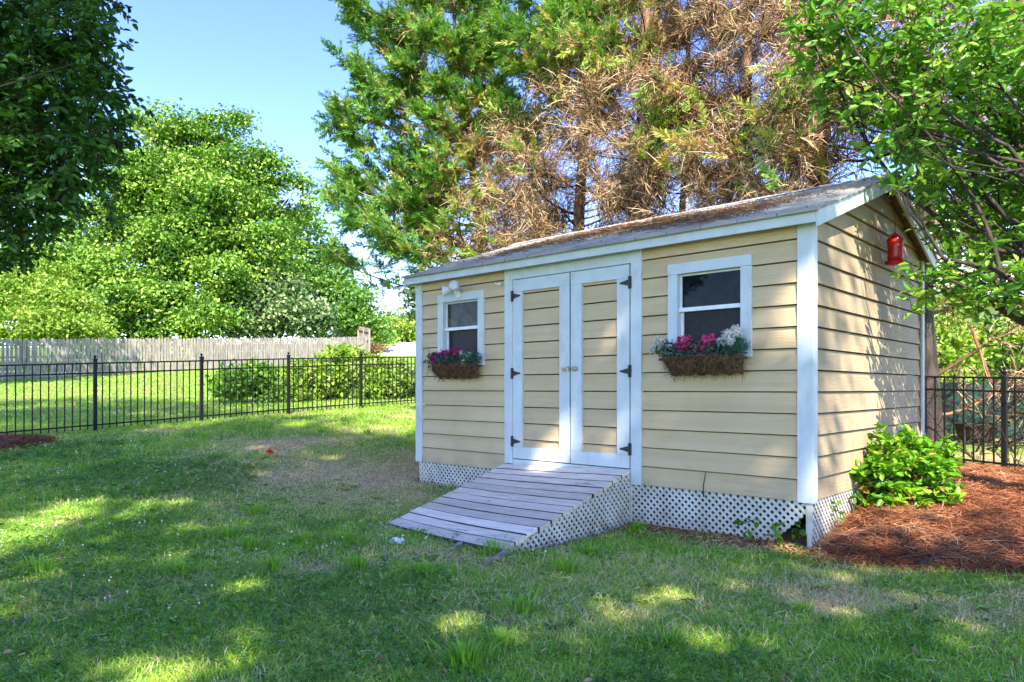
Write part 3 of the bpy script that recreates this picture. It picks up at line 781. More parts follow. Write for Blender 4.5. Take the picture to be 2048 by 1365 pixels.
# floodlight above the left window, small hook
fl = empty('floodlight', (-4.12, -.036, 2.475), 0, shed)
mb = MB(); mb.lathe([(.055, 0), (.055, .018), (.03, .03), (.012, .034)], (0, 0, -.03), 16, (0, -1, 0)); mb.lathe([(.02, 0), (.02, .05)], (0, -.03, -.03), 10, (0, -.4, 1)); mb.build('mounting_plate', M['lamp_white'], fl, smooth=False)
for p, ax in (((-.06, -.07, .025), (-.85, -.5, -.15)), ((.05, -.07, .05), (.35, -.85, .05))):
    mb = MB(); mb.lathe([(.018, -.05), (.03, -.04), (.034, 0), (.062, .075), (.066, .08)], p, 18, ax); hd = mb.build('lamp_head', M['lamp_white'], fl, smooth=True)
    axn = Vector(ax).normalized(); c = Vector(p) + axn * .076
    mb = MB(); mb.lathe([(.060, .004), (.045, .012), (.01, .018)], tuple(c), 18, ax); mb.build('lens', M['lamp_glass'], fl, smooth=True)
mb = MB(); mb.box(-.03, .03, -.012, 0, -.012, .012); mb.tube([(-.02, -.012, 0), (-.02, -.04, .0), (-.02, -.045, .02)], [.004] * 3, 6); mb.tube([(.02, -.012, 0), (.02, -.04, .0), (.02, -.045, -.015)], [.004] * 3, 6)
mb.build('hook', M['lamp_white'], shed, loc=(-3.45, -.02, 2.507))

# roof
rf = None
mb = MB()
def roof_pt(y, off): return roof_u(y) + off
XR0, XR1 = -LEN - .13, .135
def slope_tabs(mb, ys, rear=False):
    n = len(ys)
    for j in range(n - 1):
        ya, yb = ys[j], ys[j + 1]
        x = XR0 - random.uniform(0, .3)
        while x < XR1:
            xe = min(x + .335, XR1); xs = max(x, XR0)
            if xe - xs > .02:
                t = .012 + random.uniform(-.002, .003); g = .004
                za, zb = roof_u(ya) + .072, roof_u(yb) + .072
                a1 = za + t + (random.uniform(0, .006) if j == 0 else 0)
                mb.hexa([(xs + g, ya, za - .014), (xe - g, ya, za - .014), (xe - g, yb, zb - .002), (xs + g, yb, zb - .002), (xs + g, ya, a1), (xe - g, ya, a1), (xe - g, yb, zb + .001), (xs + g, yb, zb + .001)] if not rear else
                        [(xe - g, ya, za - .014), (xs + g, ya, za - .014), (xs + g, yb, zb - .002), (xe - g, yb, zb - .002), (xe - g, ya, a1), (xs + g, ya, a1), (xs + g, yb, zb + .001), (xe - g, yb, zb + .001)])
            x += .335
slope_tabs(mb, list(np.linspace(-.175, RIDGE_Y, 16)))
slope_tabs(mb, list(np.linspace(3.74, RIDGE_Y, 14)), True)
for i in range(16):
    x = XR0 + i * (XR1 - XR0) / 16; x2 = x + (XR1 - XR0) / 16 + .01
    zr = roof_u(RIDGE_Y) + .082 + .003 * (i % 2)
    mb.add([(x, RIDGE_Y - .13, zr - .040), (x2, RIDGE_Y - .13, zr - .040), (x2, RIDGE_Y, zr + .012), (x, RIDGE_Y, zr + .012), (x, RIDGE_Y + .13, zr - .042), (x2, RIDGE_Y + .13, zr - .042)], [(0, 1, 2, 3), (3, 2, 5, 4)])
rf = mb.build('roof', M['shingle'], shed)
mb = MB()
for ya, yb in ((-.11, RIDGE_Y), (3.66, RIDGE_Y)):
    za, zb = roof_u(ya), roof_u(yb)
    p = [(XR0 + .03, ya, za + .03), (XR1 - .03, ya, za + .03), (XR1 - .03, yb, zb + .03), (XR0 + .03, yb, zb + .03)]
    if ya > yb: p = [p[1], p[0], p[3], p[2]]
    mb.hexa(p + [(a, b, c + .03) for a, b, c in p])
mb.build('roof_deck', M['subfloor'], rf)
lbox('fascia', rf, M['trim'], (-LEN - .10, .085, -.135, -.112, 2.635, 2.735))
lbox('fascia', rf, M['trim'], (-LEN - .10, .085, 3.662, 3.685, roof_u(3.66) - .06, roof_u(3.66) + .05))
lbox('soffit', rf, M['trim'], (-LEN - .08, .08, -.111, -.004, 2.662, 2.676), bevel=0)
def rake(x0, x1, ya, yb):
    mb = MB(); za, zb = roof_u(ya), roof_u(yb); lo, hi = -.072, .055
    p = [(x0, ya, za + lo), (x1, ya, za + lo), (x1, yb, zb + lo), (x0, yb, zb + lo), (x0, ya, za + hi), (x1, ya, za + hi), (x1, yb, zb + hi), (x0, yb, zb + hi)]
    if ya > yb: p = [p[1], p[0], p[3], p[2], p[5], p[4], p[7], p[6]]
    mb.hexa(p); return mb.build('rake_board', M['trim'], rf, bevel=.002)
for x0, x1 in ((.086, .110), (-LEN - .125, -LEN - .101)):
    rake(x0, x1, -.137, RIDGE_Y - .001); rake(x0, x1, 3.69, RIDGE_Y + .001)
for x0, x1 in ((.0, .085), (-LEN - .10, -LEN - .01)):
    mb = MB()
    for ya, yb in ((-.0, RIDGE_Y), (3.64, RIDGE_Y)):
        za, zb = roof_u(ya) + .01, roof_u(yb) + .01
        p = [(x0, ya, za), (x1, ya, za), (x1, yb, zb), (x0, yb, zb)]
        if ya > yb: p = [p[1], p[0], p[3], p[2]]
        mb.hexa(p + [(a, b, c + .012) for a, b, c in p])
    mb.build('rake_soffit', M['subfloor'], rf)

# lattice
def clip_poly(poly, a, b, c):       # keep a*x+b*y<=c
    out = []; n = len(poly)
    for i in range(n):
        p, q = poly[i], poly[(i + 1) % n]; dp, dq = a * p[0] + b * p[1] - c, a * q[0] + b * q[1] - c
        if dp <= 0: out.append(p)
        if dp * dq < 0:
            t = dp / (dp - dq); out.append((p[0] + t * (q[0] - p[0]), p[1] + t * (q[1] - p[1])))
    return out
def lattice(mb, poly, to3, pitch=.048, wd=.0225, th=.007):
    r = math.sqrt(.5)
    for layer, (a, b) in enumerate(((r, r), (r, -r))):
        pr = [a * x + b * y for x, y in poly]; k = math.floor(min(pr) / pitch)
        while k * pitch < max(pr):
            q = clip_poly(clip_poly(poly, a, b, k * pitch + wd), -a, -b, -k * pitch); k += 1
            if len(q) >= 3:
                ar = sum(q[i][0] * q[(i + 1) % len(q)][1] - q[(i + 1) % len(q)][0] * q[i][1] for i in range(len(q)))
                if ar < 0: q = q[::-1]
                if abs(ar) > 6e-4: mb.prism(q, lambda u, v, w, l=layer: to3(u, v, w - l * (th + .0005)), th)
def gl(x, y):
    w = loc2w(x, y); return gz1(w[0], w[1])
front3 = lambda u, v, w: (u, -.004 - w, v)
def skirt(poly, to3, pitch=.047): 
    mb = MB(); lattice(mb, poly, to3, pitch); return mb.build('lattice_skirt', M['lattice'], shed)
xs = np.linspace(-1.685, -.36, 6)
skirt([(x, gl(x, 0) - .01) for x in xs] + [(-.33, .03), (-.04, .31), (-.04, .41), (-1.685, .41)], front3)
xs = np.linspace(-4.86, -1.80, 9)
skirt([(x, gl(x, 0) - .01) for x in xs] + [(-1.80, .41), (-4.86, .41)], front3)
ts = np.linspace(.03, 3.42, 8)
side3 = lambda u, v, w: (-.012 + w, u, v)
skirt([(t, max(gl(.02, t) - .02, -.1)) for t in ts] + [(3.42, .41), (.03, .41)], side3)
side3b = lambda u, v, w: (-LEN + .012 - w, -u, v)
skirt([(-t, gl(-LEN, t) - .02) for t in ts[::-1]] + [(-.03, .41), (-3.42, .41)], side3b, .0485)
lbox('lattice_post', shed, M['lattice'], (-.026, .010, -.016, .018, gl(0, 0) - .05, .40), (-.036, -.027, -.014, -.006, .15, .40))
lbox('lattice_post', shed, M['lattice'], (-1.712, -1.686, -.02, .0, gl(-1.7, 0) - .05, .47))
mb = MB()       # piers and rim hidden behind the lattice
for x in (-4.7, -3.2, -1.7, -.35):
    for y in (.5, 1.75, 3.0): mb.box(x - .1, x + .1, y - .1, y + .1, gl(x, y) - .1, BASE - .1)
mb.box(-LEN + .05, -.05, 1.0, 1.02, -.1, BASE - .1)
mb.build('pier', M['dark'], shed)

# ramp
ramp_o = empty('wooden_ramp', (SHED[0], SHED[1], 0), SHED_RZ)
tag(ramp_o, 'weathered grey plank ramp leading up to the shed double doors', 'ramp')
TL, TR, BL, BR = np.array([-3.36, -.03, .485]), np.array([-1.70, -.03, .545]), np.array([-3.36, -1.66, .045]), np.array([-1.70, -1.83, .075])
def ramp_pt(s, t, dz=0):
    p = (TL * (1 - s) + TR * s) * (1 - t) + (BL * (1 - s) + BR * s) * t
    sag = -.013 * math.sin(math.pi * s) * t - .012 * math.sin(math.pi * t) * (1 if s > .3 else .6)
    return np.array([p[0], p[1], p[2] + sag + dz])
mb = MB(); nb = 12; darkened = []
for i in range(nb):
    t0, t1 = i / nb + .0046, (i + 1) / nb - .0046
    e0, e1 = random.uniform(-.008, .004), random.uniform(-.004, .008); jz = random.uniform(-.003, .003); ns = 6
    ring = []
    for k in range(ns + 1):
        s = e0 + (1 + e1 - e0) * k / ns
        tw = random.uniform(-.0015, .0015)
        a, b = ramp_pt(s, t0, jz + tw), ramp_pt(s, t1, jz - tw)
        ring.append([a, b, b - UP * .034, a - UP * .034])
    base = len(mb.v); vs = [v for r_ in ring for v in r_]; fs = []
    for k in range(ns):
        for j in range(4):
            fs.append((k * 4 + j, k * 4 + (j + 1) % 4, (k + 1) * 4 + (j + 1) % 4, (k + 1) * 4 + j))
            darkened.append(j in (1, 3))
    darkened += [False, False]
    fs += [(3, 2, 1, 0), (ns * 4, ns * 4 + 1, ns * 4 + 2, ns * 4 + 3)]
    mb.add(vs, fs)
dk = mb.build('deck', M['deck'], ramp_o)
dk.data.materials.append(M['deck_edge']); dk.data.polygons.foreach_set('material_index', np.array(darkened, np.int32))
at_ = dk.data.attributes.new('tint', 'FLOAT', 'POINT'); at_.data.foreach_set('value', np.repeat(np.random.default_rng(5).uniform(0, 1, nb), (6 + 1) * 4).astype(np.float32))
for s in (.04, .5, .955):
    mb = MB(); x = TL[0] * (1 - s) + TR[0] * s
    a, b = ramp_pt(s, .0, -.038), ramp_pt(s, .97, -.038)
    mb.hexa([(x - .019, b[1], max(b[2] - .09, gl(x, b[1]) - .03)), (x + .019, b[1], max(b[2] - .09, gl(x, b[1]) - .03)), (x + .019, a[1], a[2] - .13), (x - .019, a[1], a[2] - .13), (x - .019, b[1], b[2]), (x + .019, b[1], b[2]), (x + .019, a[1], a[2]), (x - .019, a[1], a[2])])
    mb.build('stringer', M['oldwood'], ramp_o)
for xx, s, sg in ((-1.705, 1, 1), (-3.372, 0, -1)):
    top = [(ramp_pt(s, t)[1], ramp_pt(s, t)[2] - .040) for t in np.linspace(.0, .97, 7)]
    bot = [(y, gl(xx, y) - .01) for y in np.linspace(top[-1][0], -.02, 6)]
    poly = bot + top
    mb = MB()
    lattice(mb, poly if sg > 0 else [(-a, b) for a, b in poly[::-1]], (lambda u, v, w: (xx + w, u, v)) if sg > 0 else (lambda u, v, w: (xx - w, -u, v)))
    mb.build('side_lattice', M['lattice'], ramp_o)

def stick(name, p0, p1, w, h, label, cat, mat, group=None):
    p0, p1 = np.array(p0, float), np.array(p1, float); d = nrm(p1 - p0); s = nrm(np.cross(d, UP)) * w / 2; u = UP * h
    c = (p0 + p1) / 2
    mb = MB()
    q = [p0 - s, p1 - s * .8, p1 + s * .7, p0 + s]
    mb.hexa([q[3] - c, q[2] - c, q[1] - c, q[0] - c] + [q[3] + u - c, q[2] + u * .8 - c, q[1] + u * .8 - c, q[0] + u - c])
    o = mb.build(name, mat, bevel=.004); o.location = c
    return tag(o, label, cat, group)
g0 = gz1(-.06, 5.5)
stick('wood_stake', (-.03, 5.53, g0 + .03), (-.20, 5.25, gz1(-.2, 5.25) + .0), .045, .03, 'long old wood stake poking out from the ramp corner', 'stake', M['oldwood'])
stick('wood_stake', (-.42, 5.85, gz1(-.42, 5.85) + .03), (-.52, 5.62, gz1(-.52, 5.62)), .04, .02, 'short wood stake end under the middle of the ramp edge', 'stake', M['oldwood'])

# ------------------------------------------------------------------ hanging baskets, feeder
def flower_basket(xc, label, cfg, seed):
    g = np.random.default_rng(seed)
    w = loc2w(xc, -.036)
    o = empty('flower_basket', (w[0], w[1], 1.46), SHED_RZ); tag(o, label, 'flower basket', 'baskets hung under the shed windows')
    nu, nv = 40, 14; W, H, Dp = .385, .17, .20
    V = []
    for j in range(nv + 1):
        v = j / nv
        for i in range(nu + 1):
            u = -1 + 2 * i / nu
            sq = (1 - abs(u) ** 6) ** .5
            ang = v * math.pi / 2
            lump = .018 * (abs(math.sin(u * 2.6 * math.pi)) - .4) * (1 - v) + g.normal(0, .006)
            dep = (Dp * math.cos(ang * .92) + lump) * (.25 + .75 * sq)
            z = H * (1 - v) - .01 + .012 * math.sin(u * 2.6 * math.pi * 2)
            V.append((u * W * (1 - .10 * v), -max(dep, .006), z * (1 if v < 1 else 1)))
    Q = []
    for j in range(nv):
        for i in range(nu):
            a = j * (nu + 1) + i; Q.append((a, a + nu + 1, a + nu + 2, a + 1))
    V = np.array(V); me = quads_obj('coco_liner', V, np.array(Q), M['coco'], o, smooth=True)
    mb = MB(); mb.box(-W, W, -Dp * .8, -.004, H - .05, H - .03)
    mb.tube([(-W, -.01, H), (-W * .97, -Dp * .75, H), (-W * .7, -Dp, H), (W * .7, -Dp, H), (W * .97, -Dp * .75, H), (W, -.01, H)], [.006] * 6, 6)
    for q in (-.62, 0, .62): mb.tube([(q * W, -Dp - .01, H), (q * W, -Dp * .8 - .012, H * .4), (q * W, -Dp * .3, -.012), (q * W, -.01, -.012)], [.004] * 4, 6)
    mb.build('wire_frame', M['hinge'], o)
    n = 900
    idx = g.integers(0, len(V), n); P = V[idx] + np.array([0, -.004, 0]); D = nrm(g.normal(size=(n, 3)) * np.array([1, .5, 1]) + np.array([0, -.15, -.5])); N = nrm(g.normal(size=(n, 3)))
    L = g.uniform(.03, .10, n); v1, q1 = sliver_geo(P, D, N, L, .0035)
    quads_obj('fibre_strands', v1, q1, M['fibre'], o, tint=np.repeat(g.uniform(0, 1, n), 4))
    n = 520
    P = np.stack([g.uniform(-W, W, n), -g.uniform(.02, Dp + .02, n), H + g.uniform(-.02, .10, n)], 1)
    D, N = leaf_frames(n, .5, g); D = nrm(D + np.array([0, -.3, .35]))
    v1, q1 = leaf_geo(P, D, N, g.uniform(.03, .065, n), g.uniform(.014, .03, n))
    quads_obj('foliage', v1, q1, M['boxleaf'], o, tint=np.repeat(g.uniform(0, 1, n), 6))
    n = 120      # spiky strands at one end
    P = np.stack([g.normal(W * .86, .035, n), -g.uniform(.04, Dp * .8, n), np.full(n, H)], 1); D = nrm(np.array([.5, -.2, 1]) + g.normal(size=(n, 3)) * .35)
    v1, q1 = sliver_geo(P, D, rdir(n, g), g.uniform(.08, .17, n), .006)
    quads_obj('grass_spikes', v1, q1, M['boxleaf'], o, tint=np.repeat(g.uniform(.3, 1, n), 4))
    for (x, y, z, r, m, star) in cfg:
        n = 170 if not star else 70
        dd = rdir(n, g); dd[:, 1] = -np.abs(dd[:, 1])
        if not star:
            P = np.array([x, y, z]) + dd * r * g.uniform(.55, 1, n)[:, None]; D, N = leaf_frames(n, 0, g); N = nrm(dd + .5 * N); D = nrm(np.cross(N, g.normal(size=(n, 3))))
            v1, q1 = leaf_geo(P, D, N, r * g.uniform(.30, .5, n), r * g.uniform(.28, .4, n), .2, .2)
        else:
            ctr = np.array([x, y, z]) + rdir(6, g) * r * .8
            ci = np.repeat(np.arange(6), n // 6); n = len(ci)
            D = nrm(g.normal(size=(n, 3)) + np.array([0, -.6, .2])); v1, q1 = leaf_geo(ctr[ci], D, rdir(n, g), r * g.uniform(.7, 1.1, n), r * .32, .1, .25)
        quads_obj('flower_cluster', v1, q1, M[m], o, tint=np.repeat(g.uniform(0, 1, n), 6))
    return o
b1 = flower_basket(-.90, 'brown coco basket with pink and white flowers under the right window', [(-.13, -.13, .27, .075, 'pink', 0), (.09, -.12, .27, .08, 'pink', 0), (.26, -.11, .32, .055, 'white_petal', 0), (.32, -.08, .35, .06, 'white_petal', 0), (.30, -.14, .26, .05, 'white_petal', 0), (.21, -.12, .27, .045, 'white_petal', 0), (-.36, -.12, .28, .06, 'white_petal', 1), (-.43, -.14, .22, .045, 'white_petal', 1), (-.16, -.16, .23, .05, 'pink', 1), (.06, -.17, .22, .05, 'pink', 1)], 21)
b2 = flower_basket(-4.10, 'brown coco basket with magenta and white flowers under the left window', [(-.22, -.14, .22, .065, 'magenta', 1), (-.1, -.1, .26, .07, 'magenta', 1), (.06, -.12, .29, .08, 'magenta', 1), (.20, -.12, .26, .05, 'white_petal', 0), (.30, -.12, .24, .05, 'white_petal', 0), (.24, -.15, .18, .04, 'white_petal', 0), (-.34, -.1, .25, .05, 'white_petal', 1), (.34, -.06, .20, .04, 'white_petal', 0)], 22)
mb = MB(); mb.tube([(-.44, -.10, .38), (-.30, -.2, .22), (-.22, -.24, .13), (-.21, -.25, .07)], [.004, .005, .006, .004], 6); mb.tube([(-.30, -.2, .1), (-.36, -.24, -.06), (-.38, -.24, -.10)], [.004, .003, .002], 6)
mb.build('dead_stem', M['oldwood'], b2)

fx, fy, fz = .10, 2.0, 2.565
w = loc2w(fx, fy)
fd = empty('bird_feeder', (w[0], w[1], fz)); tag(fd, 'red plastic bird feeder hanging under the shed gable eave', 'bird feeder')
mb = MB(); mb.lathe([(.004, 0), (.082, .004), (.088, .018), (.072, .03), (.068, .05)], (0, 0, 0), 24); mb.build('base_dish', M['red_plastic'], fd, smooth=True)
mb = MB(); mb.lathe([(.064, .045), (.070, .07), (.066, .14), (.070, .20), (.078, .222), (.070, .24), (.04, .262)], (0, 0, 0), 24); mb.build('reservoir', M['red_plastic'], fd, smooth=True)
mb = MB(); mb.lathe([(.038, .25), (.035, .275), (.012, .285), (.008, .30)], (0, 0, 0), 18)
mb.build('cap', M['red_plastic'], fd, smooth=True)
for i in range(5):
    mb = MB(); a = i * 1.2566; mb.lathe([(.004, 0), (.016, .006), (.012, .014)], (.075 * math.cos(a), .075 * math.sin(a), .026), 8, (math.cos(a), math.sin(a), .6))
    mb.build('feeding_port', M['red_plastic'], fd, smooth=True)
mb = MB(); mb.tube([(0, 0, .29), (.004, .004, .42), (-.03, .02, roof_u(fy) - .06 - fz)], [.0025] * 3, 6); mb.build('wire', M['hinge'], fd)

fd.scale = (1.03, 1.03, 1.1)
# ------------------------------------------------------------------ iron fences
def iron_panel(parent, p0, p1):
    p0, p1 = np.array(p0), np.array(p1); c = p0.copy(); d = p1 - p0; L = np.hypot(d[0], d[1]); h = np.array([d[0] / L, d[1] / L, 0]); s = np.array([-h[1], h[0], 0])
    mb = MB()
    def bar(a, b, w, hh):
        q = s * w / 2; u = UP * hh
        mb.hexa([a - q - u / 2, b - q - u / 2, b + q - u / 2, a + q - u / 2, a - q + u / 2, b - q + u / 2, b + q + u / 2, a + q + u / 2])
    for z in (1.15, .985, .10):
        bar(p0 + UP * z, p1 + UP * z, .028, .026)
    n = max(2, round(L / .118))
    for i in range(1, n):
        q = p0 + d * i / n; hw = .0085
        a, b = h * hw, s * hw
        lo, hi = q + UP * .03, q + UP * 1.14
        mb.hexa([lo - a - b, lo + a - b, lo + a + b, lo - a + b, hi - a - b, hi + a - b, hi + a + b, hi - a + b])
    return mb.build('panel', M['iron'], parent)
def iron_post(parent, p, h, loc=(0, 0, 0)):
    mb = MB(); ang = math.atan2(h[1], h[0])
    mb.box(-.027, .027, -.027, .027, -.1, 1.215); mb.box(-.033, .033, -.033, .033, 1.215, 1.232); mb.lathe([(.018, 1.232), (.012, 1.245), (.026, 1.262), (.026, 1.275), (.012, 1.29)], (0, 0, 0), 12)
    c, s = math.cos(ang), math.sin(ang)
    mb.v = [(x * c - y * s + p[0], x * s + y * c + p[1], z + p[2]) for x, y, z in mb.v]
    return mb.build('post', M['iron'], parent)
FD = np.array([.668, .744]); FP0 = np.array([-7.11, 12.15])
ZP = {-3: .34, -2: .42, -1: .51, 0: .605, 1: .70, 2: .795, 3: .88, 4: .95, 5: 1.0}
fence_a = empty('iron_fence', (-7.11, 12.15, .6))
tag(fence_a, 'black metal picket fence crossing the lawn left of the shed', 'fence', 'black iron fences round the yard')
def rel(p, o): return np.array(p) - np.array(o)
pts = {i: np.array([*(FP0 + FD * 1.83 * i), ZP[i]]) for i in ZP}
for i in ZP:
    iron_post(fence_a, rel(pts[i], fence_a.location), FD)
    if i + 1 in ZP: iron_panel(fence_a, rel(pts[i], fence_a.location), rel(pts[i + 1], fence_a.location))
GD = np.array([.565, -.825]); C1 = FP0 + FD * 1.83 * 5
fence_b = empty('iron_fence', (6.02, 8.72, .3))
tag(fence_b, 'black metal picket fence behind the mulch bed right of the shed', 'fence', 'black iron fences round the yard')
tl = [12.42 - 1.83 * k for k in range(-2, 7)][::-1]
pb = [np.array([*(C1 + GD * t), 0]) for t in tl]
for p in pb: p[2] = gz1(p[0], p[1])
for i, p in enumerate(pb):
    iron_post(fence_b, rel(p, fence_b.location), GD)
    if i + 1 < len(pb): iron_panel(fence_b, rel(p, fence_b.location), rel(pb[i + 1], fence_b.location))
iron_panel(fence_b, rel(pts[5], fence_b.location), rel(pb[0], fence_b.location))

# ------------------------------------------------------------------ wood picket fence
def wood_fence(name, label, a, b, h, zoff=0, gap=.045, step=0):
    a, b = np.array(a, float), np.array(b, float); L = np.linalg.norm(b - a); d = (b - a) / L; s = np.array([-d[1], d[0]])
    z0 = gz1(*a) + zoff
    root = empty(name, (a[0], a[1], z0)); tag(root, label, 'fence', 'weathered wood picket fences beyond the lawn')
    n = max(1, round(L / 2.44)); sec = L / n
    for k in range(n + 1):
        p = a + d * sec * k; z = gz1(*p) + zoff - z0 + step * k / n
        mb = MB(); q = p + s * .07 - a
        mb.box(q[0] - .045, q[0] + .045, q[1] - .045, q[1] + .045, z - .3, z + h - .08); mb.build('post', M['picket'], root)
        if k == n: break
        mb = MB(); x = 0
        p2 = a + d * sec * (k + 1); z2 = gz1(*p2) + zoff - z0 + step * (k + 1) / n
        while x < sec - .05:
            w = .135; t = x / sec; zz = z * (1 - t) + z2 * t + random.uniform(-.025, .025); hh = h + random.uniform(-.03, .03)
            o = p + d * x - a + s * random.uniform(-.012, .012); e = o + d * w; th = s * .018
            y0 = zz + .04
            prof = [(0, y0), (w, y0), (w, zz + hh - .05), (w * .72, zz + hh), (w * .28, zz + hh), (0, zz + hh - .05)]
            mb.prism(prof, lambda u, v, wv, o=o: (o[0] + d[0] * u + s[0] * (.018 - wv), o[1] + d[1] * u + s[1] * (.018 - wv), v), .018)
            x += w + gap + random.uniform(-.008, .012)
        for rz in (.3, h * .55, h - .3):
            A = p - a + s * .02; B = p2 - a + s * .02; t_ = s * .04
            mb.hexa([(A[0], A[1], z + rz - .04), (B[0], B[1], z2 + rz - .04), (B[0] + t_[0], B[1] + t_[1], z2 + rz - .04), (A[0] + t_[0], A[1] + t_[1], z + rz - .04), (A[0], A[1], z + rz + .04), (B[0], B[1], z2 + rz + .04), (B[0] + t_[0], B[1] + t_[1], z2 + rz + .04), (A[0] + t_[0], A[1] + t_[1], z + rz + .04)])
        mb.build('panel', M['picket'], root)
    return root
wood_fence('wood_fence', 'long weathered wood picket fence across the far side of the lawn', (-29, 16.5), (-11.2, 55), 1.83)
wood_fence('wood_fence', 'darker wood fence running back uphill from the far fence corner', (-11.0, 55.3), (-18.5, 74), 2.1, .35)

# ------------------------------------------------------------------ trees
def join_geo(parts):
    V = []; Q = []; b = 0
    for v, q in parts:
        V.append(v); Q.append(q + b); b += len(v)
    return np.concatenate(V), np.concatenate(Q)
def curve_pts(a, b, bend, n, g):
    a, b = np.array(a), np.array(b); t = np.linspace(0, 1, n)[:, None]
    off = g.normal(size=3) * bend * np.linalg.norm(b - a)
    return a + (b - a) * t + off * np.sin(np.pi * t) + g.normal(size=(n, 3)) * bend * .12 * np.linalg.norm(b - a) * np.sin(np.pi * t)
def blob_tree(name, label, cat, base, fork, r0, blobs, leaf_L, leaf_W, per, sub_r, leafm, barkm, seed, group=None, flat=.5, upb=.9, shell=.55, twigs=False, tint=(.5, .25), kind_crown='crown', droop=0, trunkname='trunk', spread=1.08, limb=1.0, boughs=(), gaps=None):
    """blobs: (centre xyz, radii xyz, number of leaf clumps)"""
    g = np.random.default_rng(seed); base = np.array(base, float); fork = np.array(fork, float)
    root = empty(name, base); tag(root, label, cat, group)
    subs = []; outs = []; limbs = []; rad = []
    tr = curve_pts(base - UP * .15, fork, .04, 9, g)
    V, Q = tubes(tr[None], np.linspace(r0 * 1.15, r0 * .6, 9)[None] * np.array([1.25] + [1] * 8), 12); parts = [(V, Q)]
    for c, rr, ns in blobs:
        c = np.array(c, float); rr = np.array(rr, float)
        st = tr[-1 - g.integers(0, 3)]
        lp = curve_pts(st, c, .10, 8, g); lr = np.linspace(r0 * .42, r0 * .10, 8) * limb
        parts.append(tubes(lp[None], lr[None], 7))
        d = rdir(ns, g); rad_ = (shell + (1 - shell) * g.uniform(0, 1, ns) ** .5) * g.uniform(.8, spread, ns)
        p = c + d * rad_[:, None] * rr
        subs.append(p); outs.append(nrm(d / rr))
        k = max(3, ns // 12); ix = g.integers(0, ns, k)
        s0 = lp[g.integers(3, 8, k)]; e = p[ix]; tt = np.linspace(0, 1, 5)[None, :, None]
        P = s0[:, None] + (e - s0)[:, None] * tt + (g.normal(size=(k, 1, 3)) * .12 * np.linalg.norm(e - s0, axis=1)[:, None, None]) * np.sin(np.pi * tt)
        parts.append(tubes(P, np.broadcast_to(np.linspace(r0 * .12, r0 * .025, 5) * limb, (k, 5)), 5))
    for pl, ra, rb in boughs:
        pl = np.array(pl, float); tt = np.linspace(0, len(pl) - 1, 24); q = np.stack([np.interp(tt, range(len(pl)), pl[:, i]) for i in range(3)], 1)
        for _ in range(3): q[1:-1] = (q[:-2] + q[1:-1] * 2 + q[2:]) / 4
        parts.append(tubes(q[None], np.linspace(ra, rb, 24)[None], 9))
    S = np.concatenate(subs); O = np.concatenate(outs); n = len(S)
    if twigs:        # near trees: leaves sit along twigs
        ld = nrm(O + g.normal(size=(n, 3)) * .55 + UP * (.15 - droop)); tt = np.linspace(0, 1, 4)[None, :, None]
        Pt = S[:, None] - ld[:, None] * sub_r * .6 + ld[:, None] * sub_r * 1.7 * tt + (-UP * droop * sub_r)[None, None] * tt ** 2
        parts.append(tubes(Pt, np.broadcast_to(np.linspace(.004, .0016, 4), (n, 4)), 4))
        t = np.tile(np.linspace(.15, 1, per), n) + g.normal(0, .04, n * per); ii = np.repeat(np.arange(n), per); side = np.tile(np.where(np.arange(per) % 2, 1, -1), n)
        a = ld[ii]; P = S[ii] - a * sub_r * .6 + a * (sub_r * 1.7 * t)[:, None] + (-UP * droop * sub_r) * (t ** 2)[:, None]
        sd = nrm(np.cross(a, UP + g.normal(size=(len(a), 3)) * .25)) * side[:, None]
        D = nrm(a * .55 + sd * .8 + g.normal(size=a.shape) * .28 - UP * droop * .4); N = nrm(UP * upb + g.normal(size=a.shape) * .45 + O[ii] * .25)
    else:
        ii = np.repeat(np.arange(n), per)
        P = S[ii] + g.normal(size=(n * per, 3)) * np.array([sub_r, sub_r, sub_r * flat]); D, N = leaf_frames(n * per, upb, g)
    if gaps is not None:      # openings in the crown where the sun comes through
        k_ = P[:, 2] / TEH; gx, gy = P[:, 0] - SUN_AX * k_, P[:, 1] + k_
        keep = np.ones(len(P), bool)
        for a_, b_, r_ in gaps: keep &= ((gx - a_) ** 2 + ((gy - b_) * .75) ** 2) > r_ * r_ * 1.4
        P, D, N, ii = P[keep], D[keep], N[keep], ii[keep]
    m = len(P); L = leaf_L * g.uniform(.65, 1.2, m)
    Vl, Ql = leaf_geo(P, D, N, L, L * leaf_W)
    ct = g.normal(0, tint[1] * .6, n)
    ti = np.clip(tint[0] + ct[ii] + g.normal(0, tint[1] * .6, m), 0, 1)
    Vw, Qw = join_geo(parts)
    quads_obj(trunkname, Vw - base, Qw, barkm, root, smooth=True)
    quads_obj(kind_crown, Vl - base, Ql, leafm, root, tint=np.repeat(ti, 6))
    return root
def pb_(px, py, Y, rx, ry, n, ryd=None):
    """ellipsoid blob given by its direction, distance and apparent radii"""
    k = Y / F0
    return (at(px, py, Y), (rx * k, (ryd if ryd is not None else (rx + ry) * .5) * k, ry * k), n)
def gp(px, Y, up=0):
    x = (px - CX0) / F0 * Y; return np.array([x, Y, gz1(x, Y) + up])

